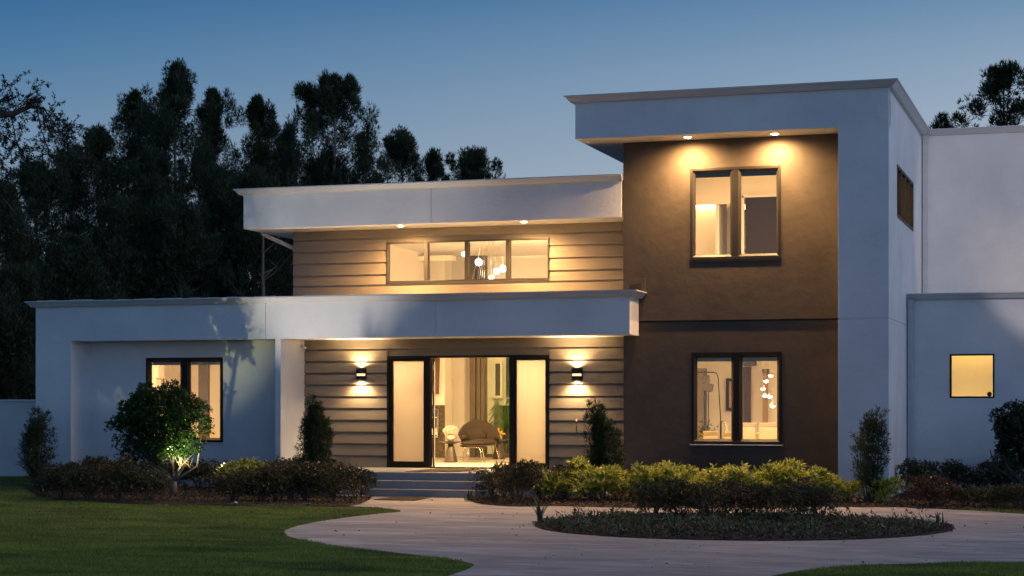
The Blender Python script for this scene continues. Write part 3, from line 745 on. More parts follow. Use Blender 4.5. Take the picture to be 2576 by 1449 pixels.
# vase + hydrangeas
t = empty('flower_vase', (tx1-.0, ty1, FL+.5), 'round glass vase of white flowers on the conical side table', 'flower vase')
b = MB(); b.lathe([(0, 0), (.06, .0), (.10, .06), (.105, .10), (.08, .16), (.06, .175)], (0, 0, 0), 20); b.build('vase', plain('vase_glass', (.45, .4, .33), .1), t, True)
rng = np.random.RandomState(5)
P = rand_dir(rng, 900)*np.array([.155, .13, .11]); P[:, 2] = P[:, 2]+.235
lump = 1+.12*np.sin(P[:, :1]*60)*np.cos(P[:, 1:2]*55)
V, Q = leaves(P*np.hstack([lump, lump, np.ones_like(lump)]), rand_dir(rng, 900)+P*4, .04, .035, rng)
link_mesh('blossoms', np_mesh('blossoms', V, Q), leafmat('white_petals', [(.75, .72, .6), (.85, .82, .72)], .6, .3), t)
# yellow flower
t = empty('yellow_flower', (tx2+.02, ty2, FL+.5), 'orange-yellow spiky flower in a small pot on the right side table', 'flower')
b = MB(); b.lathe([(0, 0), (.05, 0), (.055, .07), (.03, .09)], (0, 0, 0), 14); b.build('pot', plain('pale_pot', (.5, .5, .42), .3), t, True)
b = MB()
for k in range(7):
    a = 2*pi*k/7+.3; dx, dy = cos(a), sin(a)
    b.tube([(0, 0, .09), (dx*.06, dy*.05, .15+.03*(k % 3)), (dx*.13, dy*.1, .14+.06*(k % 3)), (dx*.16, dy*.1, .10+.09*(k % 3))], [.012, .02, .014, .002], 6)
b.build('petals', leafmat('yellow_petals', [(.8, .42, .04), (.9, .6, .08)], .4, .3), t, True)

def shell_surface(fn, nu, nv, th=.05):
    vs = []; fs = []
    for side in (0, 1):
        for i in range(nu+1):
            for j in range(nv+1):
                u, v = i/nu, j/nv; p = Vector(fn(u, v))
                e = 1e-3
                du = Vector(fn(min(u+e, 1), v))-Vector(fn(max(u-e, 0), v)); dv = Vector(fn(u, min(v+e, 1)))-Vector(fn(u, max(v-e, 0)))
                n = du.cross(dv)
                n = n.normalized() if n.length > 0 else Vector((0, 0, 1))
                q = p+n*(th if side else 0); vs.append((q.x, q.y, q.z))
    m = (nu+1)*(nv+1)
    for i in range(nu):
        for j in range(nv):
            a = i*(nv+1)+j; q = (a, a+1, a+nv+2, a+nv+1); fs.append(q); fs.append(tuple(m+k for k in q[::-1]))
    def edge(a, c): fs.append((a, c, m+c, m+a))
    for i in range(nu): edge(i*(nv+1), (i+1)*(nv+1)); edge((i+1)*(nv+1)+nv, i*(nv+1)+nv)
    for j in range(nv): edge(j+1, j); edge(nu*(nv+1)+j, nu*(nv+1)+j+1)
    return vs, fs
# womb chair: big curved shell, cushions, chrome legs (front towards -y, turned a little)
def tube_frame(b, pts, r=.011): b.tube(pts, r, 8)
X, Y = floor_at(890, 1262)
wc = empty('lounge_chair', (X-.02, Y+.35, FL), 'brown upholstered shell lounge chair on chrome legs behind its footstool', 'chair', rz=R(28))
b = MB()
def womb(u, v):
    a = (u-.5)*2.5                        # around
    wdt = .50; top = .92-.42*abs(u-.5)**1.7*2.6
    z = .36+(top-.36)*v
    r = .40+.10*v
    return (sin(a)*r*1.12, cos(a)*r*.85+.05*v-.0, z)
vs, fs = shell_surface(womb, 28, 10, .045); b.add(vs, fs); b.build('shell', FABRIC, wc, True)
b = MB(); b.ball((0, -.12, .40), (.40, .42, .085), 24, 10); b.build('seat_cushion', FABRIC, wc, True)
b = MB(); b.ball((-.05, .24, .56), (.26, .09, .17), 20, 10); b.build('back_cushion', FABRIC, wc, True)
for sx in (-1, 1):
    b = MB(); b.ball((sx*.42, -.05, .52), (.075, .22, .05), 16, 8); b.build('armrest', FABRIC, wc, True)
b = MB()
for sx in (-1, 1):
    tube_frame(b, [(sx*.40, -.42, 0), (sx*.33, -.32, .34), (sx*.30, .0, .36), (sx*.33, .25, .34), (sx*.40, .36, 0)])
    b.ball((sx*.40, -.42, .008), (.02, .02, .008), 10, 4); b.ball((sx*.40, .36, .008), (.02, .02, .008), 10, 4)
tube_frame(b, [(-.33, -.3, .33), (.33, -.3, .33)]); tube_frame(b, [(-.33, .22, .33), (.33, .22, .33)])
b.build('leg_frame', CHROME, wc, True); wc.scale = (1.0, 1.05, 1.08)
# footstool
X, Y = floor_at(832, 1282)
ot = empty('footstool', (X, Y+.12, FL), 'small brown padded footstool with four thin chrome legs', 'footstool', rz=R(10))
b = MB(); b.ball((0, 0, .385), (.31, .24, .05), 28, 10); b.ball((0, 0, .45), (.30, .23, .055), 28, 10); b.build('cushion', FABRIC, ot, True)
b = MB()
for sy in (-1, 1):
    tube_frame(b, [(-.27, sy*.22, 0), (-.20, sy*.17, .33), (-.15, sy*.16, .35), (.15, sy*.16, .35), (.20, sy*.17, .33), (.27, sy*.22, 0)])
    for sx in (-1, 1): b.ball((sx*.27, sy*.22, .008), (.02, .02, .008), 10, 4)
b.build('leg_frame', CHROME, ot, True)
# left armchair half hidden by the door
X, Y = floor_at(440, 1215)
ac = empty('armchair', (X, Y+.2, FL), 'dark armchair with chrome loop arm half hidden behind the open door', 'chair', rz=R(-30))
b = MB(); vs, fs = shell_surface(lambda u, v: (sin((u-.5)*2.3)*.36, cos((u-.5)*2.3)*.30, .40+.42*v*(1-.6*abs(u-.5))), 20, 8, .05); b.add(vs, fs); b.ball((0, -.05, .42), (.34, .34, .07), 20, 8); b.build('seat', FABRIC, ac, True)
b = MB()
for sx in (-1, 1): tube_frame(b, [(sx*.25, .2, .38), (sx*.40, .0, .60), (sx*.41, -.25, .62), (sx*.40, -.36, .55), (sx*.36, -.34, .05), (sx*.30, -.2, .02), (sx*.2, .25, .02)], .014)
b.build('leg_frame', CHROME, ac, True)
# TV tilted on the chimney breast
Yv = 44.9; xa, xb = PX(z1(458, 0)[0], Yv), PX(z1(515, 0)[0], Yv)
b = MB(); vsT = [(xa-1.2, Yv, FL+1.75), (PX(z1(495, 0)[0], Yv), Yv-.05, PZ(1105, 858.7+560/4.218, Yv)), (xb, Yv-.12, PZ(1105, 858.7+160/4.218, Yv)), (xa-1.2, Yv-.1, PZ(1105, 858.7+100/4.218, Yv))]
vsB = [(a, c+.05, d) for a, c, d in vsT]
b.add(vsT+vsB, [(0, 1, 2, 3), (7, 6, 5, 4), (0, 4, 5, 1), (1, 5, 6, 2), (2, 6, 7, 3), (3, 7, 4, 0)])
tv = b.build('television', surf('tv_screen', (.05, .03, .02), (.12, .07, .04), scale=.8, rough=.2, bump=0), None, bevel=.01); tag(tv, 'dark flat television leaning out above the fireplace', 'television')
# rug corner
X, Y = floor_at(1190, 1285)
o = MB(); o.box(0, 1.3, -.18, .18, 0, .012); rg = o.build('rug', surf('patterned_rug', (.05, .02, .02), (.25, .12, .08), scale=12, rough=.95, bump=0)); rg.location = (X-.18, Y, FL+.001); rg.rotation_euler = (0, 0, R(8)); tag(rg, 'small dark patterned rug on the pale floor right of the doorway', 'rug')
# palm beyond the glass
X, Y = PX(z1(1150, 0)[0], 46.1), 46.1
pl = empty('potted_palm', (X, Y, FL), 'bright green palm frond plant behind the living room glass', 'plant')
b = MB(); b.lathe([(0, 0), (.13, 0), (.17, .35), (.15, .35), (0, .30)], (0, 0, 0), 18); b.build('pot', TABLEM, pl)
rng = np.random.RandomState(9); Ps = []; Ds = []; b = MB()
for k in range(9):
    a = rng.uniform(0, 2*pi); le = rng.uniform(.5, .8); zt = rng.uniform(.9, 1.65)
    pts = [(0, 0, .3), (cos(a)*.08, sin(a)*.03, zt*.7), (cos(a)*.28*le, sin(a)*.1, zt), (cos(a)*.5*le, sin(a)*.12, zt-.22)]
    b.tube(pts, [.01, .008, .006, .003], 5)
    for u in np.linspace(0, 1, 26):
        i = 1+min(int(u*2), 1); f_ = u*2-int(min(u*2, 1.999)); f_ = min(f_, 1)
        p = np.array(pts[i])*(1-f_)+np.array(pts[min(i+1, 3)])*f_
        for sgn in (-1, 1):
            Ps.append(p); Ds.append((sgn*.5*sin(a)+.3*cos(a), sgn*.4*cos(a), -.5+rng.normal()*.1))
V, Q = leaves(np.array(Ps), np.array(Ds), .16, .018, rng); link_mesh('fronds', np_mesh('fronds', V, Q), L_PALM, pl)
b.build('stem', L_PALM, pl)

# ------------------------------------------------------------------ dining room furniture
def d2(x, y): return (2000+x/4.528)/1.1646, (1000+y/4.528)/1.1646
def D2(x, y, Y): a, c = d2(x, y); return (PX(a, Y), Y, PZ(a, c, Y))
# pendants
Yp = 40.6
pd = empty('pendant_lamp', (*D2(1160, 0, Yp)[:2], 3.1), 'cluster of six glowing glass globes hung above the dining table', 'pendant lamp')
ox, oy, oz = pd.location
b = MB(); b.box(-.35, .35, -.12, .12, -.03, -.002); b.build('canopy', CHROME, pd)
bw = MB(); gl = emis('pendant_glow', (1, .82, .55), 8)
for x, y in [(1168, 447), (1105, 519), (1065, 620), (1090, 712), (1157, 724), (1195, 850)]:
    q = D2(x, y, Yp+random.uniform(-.1, .1)); q = (q[0]-ox, q[1]-oy, q[2]-oz)
    g = MB(); g.lathe([(0, -.058), (.035, -.045), (.054, -.02), (.056, .0)], q, 14); g.build('globe', gl, pd, True)
    g = MB(); g.lathe([(.057, .002), (.05, .03), (.03, .05), (.0, .057)], q, 14); g.lathe([(.058, -.004), (.062, 0), (.058, .006)], q, 16); g.build('globe_cap', CHROME, pd, True)
    bw.tube([(q[0], q[1], q[2]+.05), (q[0], q[1], 0)], .0025, 4)
bw.build('wire', CHROME, pd)
lamp('pendant_glow', 'POINT', (ox, oy, 1.9), 10, AMB, size=.12)
# dining table & chairs
Yt = 40.6
tp = empty('dining_table', (D2(1130, 0, Yt)[0]+.3, Yt, FL), 'long dining table with pale top behind the white chairs', 'table')
b = MB(); b.box(-1.0, 1.3, -.5, .5, .72, .76); b.build('table_top', CHAIRW, tp, bevel=.005)
for sx in (-.8, 1.1):
    b = MB(); b.box(sx-.04, sx+.04, -.4, .4, 0, .72); b.build('leg', CHAIRW, tp)
bo = empty('fruit_bowl', (tp.location.x-.2, Yt, FL+.76), 'lime green bowl in the middle of the dining table', 'bowl')
b = MB(); b.lathe([(0, 0), (.05, 0), (.11, .05), (.115, .07), (.1, .06), (0, .03)], (0, 0, 0), 18); b.build('bowl', leafmat('lime_glaze', [(.65, .7, .08), (.7, .75, .1)], .3, .3), bo, True)
def dchair(x0, x1, Yc, lab, rz=0, mat=CHAIRW, hh=.98):
    xa, xb = D2(x0, 0, Yc)[0], D2(x1, 0, Yc)[0]; w_ = xb-xa
    t = empty('dining_chair', ((xa+xb)/2, Yc, FL), lab, 'chair', 'dining chairs', rz)
    b = MB(); b.box(-w_/2, w_/2, -.0, .06, .40, hh-.1); b.prism_x([(.0, hh-.1), (-.03, hh), (.02, hh), (.06, hh-.1)], -w_/2, w_/2); b.build('backrest', mat, t, bevel=.01)
    b = MB(); b.box(-w_/2, w_/2, .06, .50, .40, .47); b.build('seat', mat, t, bevel=.01)
    for sx in (-1, 1):
        for yy in (.03, .46):
            b = MB(); b.box(sx*(w_/2-.03)-.02, sx*(w_/2-.03)+.02, yy-.02, yy+.02, 0, .40); b.build('leg', INDARK, t)
dchair(783, 965, 39.3, 'cream dining chair back left of the gap in the right pane')
dchair(1008, 1270, 39.3, 'cream dining chair back right of the gap in the right pane')
dchair(520, 600, 40.2, 'white curved dining chair at the arc lamp foot', R(-70))
dchair(272, 468, 39.2, 'grey dining chair low in the left pane', mat=BLINDM, hh=.80)
dchair(545, 660, 39.2, 'grey dining chair beside the middle window post', mat=BLINDM, hh=.78)
# arc floor lamp
X, Y, _ = D2(505, 0, 41.5)
al = empty('floor_lamp', (X, Y, FL), 'dark arched floor lamp reaching left in the dining room', 'floor lamp')
zt = PZ(d2(400, 0)[0], d2(0, 410)[1], 41.5)-FL
b = MB(); b.tube([(0, 0, 0), (0, 0, 1.0)], .022, 8); b.tube([(0, 0, 1.0), (-.06, 0, zt-.12), (-.10, 0, zt-.02), (-.2, 0, zt), (-.55, 0, zt), (-.9, 0, zt-.05)], .012, 8); b.build('pole', FRAME, al, True)
b = MB(); b.lathe([(0, 0), (.17, 0), (.17, .02), (.02, .03)], (0, 0, 0), 20); b.build('base', FRAME, al)
# studio-like lamp with tilted head
X, Y, _ = D2(295, 0, 41.0); zt = PZ(d2(300, 0)[0], d2(0, 620)[1], 41.0)-FL
sl = empty('floor_lamp', (X, Y, FL), 'standing lamp with a tilted dark box head and two thin poles', 'floor lamp')
b = MB(); b.tube([(0, 0, 0), (0, 0, zt)], .016, 8); b.tube([(.08, 0, .3), (.08, 0, zt-.12), (.10, 0, zt-.06)], .01, 6); b.build('pole', FRAME, sl)
b = MB(); b.obox((.07, 0, zt+.02), (.22, .12, .18), Matrix.Rotation(R(14), 3, 'Y')); b.obox((.03, .0, zt+.20), (.16, .05, .16), Matrix.Rotation(R(-6), 3, 'Y')); b.build('lamp_head', INDARK, sl, bevel=.01)
b = MB(); b.lathe([(0, 0), (.15, 0), (.15, .02), (.02, .03)], (0, 0, 0), 20); b.build('base', FRAME, sl)
# picture
Yk = 43.4; a = D2(578, 920, Yk); c = D2(700, 492, Yk)
b = MB(); b.ring(a[0], c[0]+.1, a[2], c[2], .07, Yk-.04, Yk+.05); pc = b.build('picture', FRAME); tag(pc, 'dark framed abstract picture on the dining room wall', 'picture')
b = MB(); b.box(a[0]+.07, c[0]+.03, Yk-.01, Yk+.0, a[2]+.07, c[2]-.07); b.build('canvas', surf('abstract_canvas', (.5, .2, .06), (.35, .28, .16), scale=3, rough=.8, bump=0, mscale=(2, 1, .6)), pc)
# drapes and dark blind box
Yk = 43.2
b = MB(); a = D2(780, 1120, Yk); c = D2(905, 340, Yk); n = 14
for i in range(n):
    x = a[0]+(c[0]-a[0])*i/n; b.prism_x([(Yk-.05*(i % 2), FL), (Yk-.05*(i % 2), c[2]), (Yk+.05, c[2]), (Yk+.05, FL)], x, x+(c[0]-a[0])/n)
cu = b.build('curtain', surf('dark_drape', (.09, .075, .05), (.14, .11, .07), scale=5, rough=.9, bump=0)); tag(cu, 'dark drape hanging left of the pendants in the dining room', 'curtain')
b = MB(); a = D2(770, 335, 42.9); c = D2(975, 262, 42.9); b.box(a[0], c[0], 42.8, 43.0, a[2]+.02, c[2]); o = b.build('curtain_pelmet', INDARK, None, bevel=.02); tag(o, 'dark brown pelmet box above the left drape', 'pelmet')
b = MB(); a = D2(1066, 1100, Yk); c = D2(1130, 420, Yk); b.box(a[0], c[0], Yk-.03, Yk+.03, FL, c[2]); o = b.build('curtain', surf('brown_drape', (.28, .2, .1), (.32, .23, .12), scale=5, rough=.9, bump=0)); tag(o, 'flat brown drape directly behind the pendant globes', 'curtain')
b = MB(); a = D2(1058, 425, 42.9); c = D2(1145, 366, 42.9); b.box(a[0], c[0], 42.8, 43.0, a[2], c[2]); o = b.build('curtain_pelmet', INDARK, None, bevel=.02); tag(o, 'short dark pelmet above the brown drape behind the globes', 'pelmet')
# kitchen cupboard block at the left
b = MB(); a = D2(150, 0, 42.4); c = D2(266, 355, 42.4); b.box(a[0]-.8, c[0], 42.4, 42.9, FL, c[2]); o = b.build('cupboard', surf('olive_cupboard', (.16, .13, .08), (.2, .165, .1), scale=2, rough=.4, bump=0), None, bevel=.006); tag(o, 'tall olive brown cupboard at the left edge of the dining window', 'cupboard')
# flowers in the left of the dining window
X, Y, _ = D2(300, 0, 39.9)
t = empty('flower_vase', (X, Y, FL), 'tall vase of dark leaves and a pink bloom standing in the dining room', 'flower vase')
b = MB(); b.lathe([(0, 0), (.09, 0), (.07, .3), (.05, .62), (.07, .66)], (0, 0, 0), 16); b.build('vase', plain('grey_vase', (.2, .18, .14), .3), t, True)
rng = np.random.RandomState(2); P = rng.normal(size=(160, 3))*np.array([.1, .08, .1])+np.array([0, 0, .82]); V, Q = leaves(P, rand_dir(rng, 160), .09, .03, rng); link_mesh('foliage', np_mesh('foliage', V, Q), L_OLIVE, t)
b = MB(); b.ball((-.22, 0, .95), (.07, .05, .05), 12, 8); b.tube([(0, 0, .62), (-.22, 0, .92)], .005, 5); b.build('bloom', leafmat('pink_bloom', [(.7, .1, .15), (.75, .15, .2)], .5, .2), t, True)
# round object on the annex sill
o = MB().ball((0, 0, .045), (.05, .05, .05), 14, 10).build('sill_ornament', BLACKP, None, True); o.location = (PX(2489, YA+.03), YA+.03, AW[2]+.037); tag(o, 'small dark round ornament in the corner of the yellow window', 'ornament')

# ================================================================== exterior fixtures
def soffit_spot(pxx, pyy, Z, lab, grp, energy, aimdy=.25, spot=118):
    d = (Z-E)*F/(CY-pyy); l = (pxx-CX)/F*d; X, Y = l*c_-d*s_, l*s_+d*c_
    t = empty('downlight', (X, Y, Z), lab, 'downlight', grp)
    b = MB(); b.lathe([(.075, .004), (.078, -.012), (.10, -.010), (.105, .004)], (0, 0, 0), 24); b.build('trim_ring', SOFFIT, t)
    b = MB(); b.lathe([(0, -.035), (.04, -.028), (.066, -.008), (.07, .003)], (0, 0, 0), 18); b.build('bulb', emis('bulb_glow', (1.0, .66, .34), 60) if 'BG' not in globals() else BG, t, True)
    lo = lamp('downlight_beam', 'SPOT', (0, 0, -.05), energy, (1.0, .57, .22), None, .05, spot, 1.0); lo.parent = t; lo.rotation_euler = (R(aimdy), 0, 0)
BG = emis('bulb_glow', (1.0, .68, .36), 45)
soffit_spot(1730, 344, ZT, 'left lit downlight in the tower soffit above the upper window', 'tower soffit downlights', 980, 8, 168)
soffit_spot(1949, 335.5, ZT, 'right lit downlight in the tower soffit above the upper window', 'tower soffit downlights', 980, 8, 168)
soffit_spot(1008, 566.5, ZM, 'left lit downlight in the middle roof soffit above the clerestory', 'middle soffit downlights', 900, 4, 165)
soffit_spot(1318, 556.5, ZM, 'right lit downlight in the middle roof soffit above the clerestory', 'middle soffit downlights', 900, 4, 165)
def sconce(pxx, lab):
    X = PX(pxx, YS-.08); Z = PZ(pxx, 941, YS-.08)
    t = empty('wall_sconce', (X, YS, Z), lab, 'wall lamp', 'entrance wall sconces')
    b = MB()
    for z0, z1 in ((-.125, -.045), (.015, .125)):
        b.lathe([(.112, z0), (.118, z0), (.118, z1), (.112, z1), (.112, z0)], (0, 0, 0), 18, pi, 2*pi)
    b.lathe([(.095, -.125), (.10, -.125), (.10, .125), (.095, .125)], (0, 0, 0), 18, pi, 2*pi)
    b.box(-.118, .118, -.012, .0, -.125, .125); b.build('shade', FRAME, t)
    b = MB(); b.lathe([(.103, -.04), (.106, .01)], (0, 0, 0), 18, pi*1.1, 1.9*pi); b.build('light_band', emis('sconce_band', (1, .7, .38), 1.4), t)
    for sg in (-1, 1):
        b = MB(); b.lathe([(0, sg*.09), (.06, sg*.09)], (0, -.045, 0), 14); b.build('bulb', BG2, t)
        lo = lamp('sconce_beam', 'SPOT', (0, -.07, sg*.10), 110, (1.0, .70, .36), None, .03, 112, .45); lo.parent = t
        lo.rotation_euler = (0 if sg < 0 else pi, 0, 0)
        if sg > 0: lo.rotation_euler = (pi-R(6), 0, 0)
        lw = lamp('sconce_beam', 'SPOT', (0, -.16, sg*.13), 75, (1.0, .64, .31), None, .03, 168, .9); lw.parent = t; lw.rotation_euler = (0 if sg < 0 else pi, 0, 0)
BG2 = emis('sconce_bulb', (1, .75, .45), 12)
sconce(906, 'lit half-round wall sconce on the siding left of the doors')
sconce(1449.5, 'lit half-round wall sconce on the siding right of the doors')
# small wall candle right of door
t = empty('wall_candle', (PX(1451, YS), YS, PZ(1451, 1060, YS)), 'tiny orange wall light with a thin stem under the right sconce', 'wall light')
b = MB(); b.tube([(0, -.03, 0), (0, -.03, .05)], .012, 8); b.build('glow', emis('candle_glow', (1, .38, .2), 1.6), t)
b = MB(); b.tube([(0, -.03, -.02), (0, -.03, 0)], .02, 8); b.tube([(0, -.02, -.24), (0, -.02, -.02)], .007, 6); b.build('holder', BLACKP, t)
# camera on the porch wall
t = empty('security_camera', (-16.823, 37.45, PZ(764, 870, 37.45)), 'small white security camera on the pale porch wall under the soffit', 'camera')
b = MB(); b.box(0, .05, -.03, .03, -.03, .03); b.tube([(.03, 0, 0), (.09, -.05, -.03)], .022, 8); b.tube([(.09, -.05, -.03), (.13, -.08, -.05)], .026, 8); b.build('body', GUT, t)

# ================================================================== steps, mats, garden wall
SX0, SX1 = None, None
xs0, ys0 = PG(1100, 1188.9, FL)
YE = ys0
st = empty('porch_steps', (-13.5, YE, 0), 'blue-grey concrete porch floor with three steps up to the entrance', 'steps')
OO = (-13.5, YE, 0)
pxe = PX(1254, YE)
b = MB(*OO); b.box(-16.82, pxe, YE, 37.66, 0, FL-.003); b.box(pxe, -9.35, YE+.28, 37.1, 0, FL-.003); b.build('porch_floor', CONC_STEP, st, bevel=.012)
for i, (pl_, pr_) in enumerate([(940, 1246), (930, 1240)]):
    y0 = YE-.3*(i+1); b = MB(*OO); b.box(PX(pl_, y0), PX(pr_, y0), y0, y0+.302, 0, FL*(2-i)/3); b.build('step', CONC_STEP, st, bevel=.012)
def flat_quad(name, pts, z, th, mat, label, cat):
    b = MB(); q = [(x, y) for x, y in pts]; n = len(q)
    cx = sum(x for x, y in q)/n; cy = sum(y for x, y in q)/n
    vs = [(x-cx, y-cy, 0) for x, y in q]+[(x-cx, y-cy, th) for x, y in q]
    b.add(vs, [tuple(range(n))[::-1], tuple(range(n, 2*n))]+[(i, (i+1) % n, n+(i+1) % n, n+i) for i in range(n)])
    o = b.build(name, mat); o.location = (cx, cy, z); tag(o, label, cat); return o
flat_quad('door_mat', [PG(1020, 1186.5, FL), PG(1160, 1186.5, FL), PG(1222, 1179.5, FL), PG(1100, 1179, FL)], FL-.001, .012, MATB, 'wide brown door mat on the porch floor before the open door', 'door mat')
flat_quad('door_mat', [PG(940, 1260), PG(1045, 1262), PG(1095, 1251), PG(1010, 1250)], .016, .012, MATB, 'dark brown mat on the walk at the foot of the steps', 'door mat')
b = MB(-26, 41.5, 0); yw = 41.6; zt = PZ(40, 1010, yw); b.box(-60, -22.9, yw, yw+.2, 0, zt); b.box(-60, -22.9, yw-.03, yw+.23, zt, zt+.05)
o = b.build('garden_wall', WHITE, None, bevel=.006); tag(o, 'low white stucco garden wall running left from the house', 'wall')

# ================================================================== ground
def sheet(name, pts, z, mat, kind='structure'):
    me = bpy.data.meshes.new(name); me.from_pydata([(x, y, 0) for x, y in pts], [], [tuple(range(len(pts)))]); me.update()
    if me.polygons[0].normal.z < 0:
        me.flip_normals()
    o = link_mesh(name, me, mat); o.location = (0, 0, z); tag(o, kind=kind); return o
def smooth(pts, n=6):
    out = []; m = len(pts)
    for i in range(m):
        p0, p1, p2, p3 = [np.array(pts[(i+k) % m]) for k in (-1, 0, 1, 2)]
        for t in np.linspace(0, 1, n, endpoint=False):
            out.append(tuple(.5*((2*p1)+(-p0+p2)*t+(2*p0-5*p1+4*p2-p3)*t*t+(-p0+3*p1-3*p2+p3)*t**3)))
    return out
sheet('lawn', [(-300, -60), (300, -60), (300, 500), (-300, 500)], 0, LAWNM)
edgeL = [PG(*p) for p in [(900, 1276.5), (960, 1280), (1009, 1288), (960, 1293.5), (900, 1300), (830, 1309.5), (765, 1321), (727, 1332), (714, 1340.5), (728, 1352), (775, 1363), (850, 1376), (950, 1388), (1060, 1400), (1130, 1409), (1180, 1418), (1192, 1424.5), (1172, 1436), (1130, 1450), (1050, 1475)]]
def open_smooth(pts, n=5):
    out = []
    for i in range(len(pts)-1):
        p0 = np.array(pts[max(i-1, 0)]); p1 = np.array(pts[i]); p2 = np.array(pts[i+1]); p3 = np.array(pts[min(i+2, len(pts)-1)])
        for t in np.linspace(0, 1, n, endpoint=False):
            out.append(tuple(.5*((2*p1)+(-p0+p2)*t+(2*p0-5*p1+4*p2-p3)*t*t+(-p0+3*p1-3*p2+p3)*t**3)))
    return out+[pts[-1]]
edgeL = open_smooth(edgeL)
edgeR = open_smooth([PG(*p) for p in [(1880, 1475), (1949, 1450), (2045, 1435), (2165, 1425.5), (2320, 1420), (2576, 1416), (3400, 1405)]])
edgeT = [PG(*p) for p in [(3400, 1330), (2576, 1295), (2480, 1288), (2372, 1282.5), (2252, 1277)]]
near_l = [(-6.5, 15), (-9, 8), (-9, -20)]; near_r = [(6, -20), (3, 8), (-1.5, 15)]
drive = [(-17, 34.3), (-15.6, 33.2), (-14.3, 32.0)]+edgeL+near_l+near_r+edgeR+edgeT+[(-4.2, 34.6), (-9.4, 35.8), (-16, 35.8)]
sheet('driveway', drive, .012, CONC)
SEAM = plain('joint_dust', (.52, .47, .42), .9)
def seam(p, q, wd=.02):
    a = Vector(p); c = Vector(q); d = (c-a).normalized(); n = Vector((-d.y, d.x))*wd
    sheet('driveway_joint', [tuple(a+n), tuple(a-n), tuple(c-n), tuple(c+n)], .016, SEAM)
seam(PG(745, 1366), PG(1290, 1346)); seam(PG(1745, 1361), PG(1625, 1417), .015); seam(PG(2150, 1360), PG(2500, 1392), .012)
bedL = open_smooth([PG(*p) for p in [(58, 1222), (90, 1246), (150, 1259), (300, 1267), (450, 1271), (600, 1273), (760, 1275), (880, 1274), (925, 1262), (935, 1252)]])+[(-15.9, 34.4), (-16.9, 35.0), (-16.9, 37.2), (-22.9, 37.2), (-22.9, 36.3), (-26, 39.5)]
bedC = open_smooth([PG(*p) for p in [(1178, 1256), (1200, 1268), (1290, 1276), (1392, 1275), (1550, 1279), (1700, 1281), (1900, 1280), (2098, 1278), (2252, 1278)]])+[(-3.9, 36.35), (-9.4, 37.2), (-10.2, 35.2), (-11.3, 34.9)]
bedR = open_smooth([PG(*p) for p in [(2245, 1277), (2330, 1281), (2450, 1284), (2576, 1288), (2900, 1296)]])+[(4, 39.8), (-3.95, 39.8), (-3.95, 36.3)]
isl = [( -5.22+3.14*cos(a)*(1+.02*sin(3*a)), 27.62+3.02*sin(a)) for a in np.linspace(0, 2*pi, 72, endpoint=False)]
beds = [bedL, bedC, bedR, isl]
for q, nm in zip(beds, ['planting_bed']*3+['island_bed']): sheet(nm, q, .024, SOIL)
o = MB(); 
for q in (isl,):
    n = len(q)
    for i in range(n):
        a, c = q[i], q[(i+1) % n]; k = 1.012
        o.add([(a[0], a[1], 0), (c[0], c[1], 0), (c[0], c[1], .05), (a[0], a[1], .05)], [(0, 1, 2, 3)])
def inpoly(P, poly):
    x, y = P[:, 0], P[:, 1]; ins = np.zeros(len(P), bool); n = len(poly)
    for i in range(n):
        x0, y0 = poly[i]; x1, y1 = poly[(i+1) % n]
        c = ((y0 > y) != (y1 > y)) & (x < (x1-x0)*(y-y0)/((y1-y0) if y1 != y0 else 1e-9)+x0)
        ins ^= c
    return ins
def in_view(P, m=60):
    d = -P[:, 0]*s_+P[:, 1]*c_; l = P[:, 0]*c_+P[:, 1]*s_
    px_ = CX+F*l/np.maximum(d, .1)
    return (d > 17) & (px_ > -m) & (px_ < 2576+m)
# grass blades
rng = np.random.RandomState(11)
N = 900000
u = rng.rand(N); dd = 17.5/(1-u*(1-17.5/52)); pxs = rng.uniform(-80, 2660, N); l = (pxs-CX)/F*dd
P = np.stack([l*c_-dd*s_, l*s_+dd*c_], 1)
mask = ~inpoly(P, drive)
for q in beds: mask &= ~inpoly(P, q)
mask &= ~((P[:, 0] > -22.85) & (P[:, 1] > 36.3)) & ~((P[:, 1] > 41.4) & (P[:, 0] < -22.8)) & ~((P[:, 0] > -3.9) & (P[:, 1] > 36))
P = P[mask]; P = P[:330000]
n = len(P); h = rng.uniform(.018, .045, n)*(.8+.35*np.sin(P[:, 0]*3.1+2*np.sin(P[:, 1]*2.3)))
a = rng.uniform(0, 2*pi, n); wv = rng.uniform(.003, .006, n)*np.maximum(1, dd.mean()/25)
lean = rng.normal(size=(n, 2))*.4*h[:, None]
sx, sy = np.cos(a)*wv, np.sin(a)*wv
z0 = np.full(n, .001)
V = np.stack([np.stack([P[:, 0]-sx, P[:, 1]-sy, z0], 1), np.stack([P[:, 0]+sx, P[:, 1]+sy, z0], 1), np.stack([P[:, 0]+lean[:, 0], P[:, 1]+lean[:, 1], h+.006], 1)], 1).reshape(-1, 3)
o = link_mesh('grass', np_mesh('grass', V, np.arange(3*n).reshape(n, 3)), GRASS)
tag(o, 'short dark green mown grass covering the lawn', 'grass', kind='stuff')
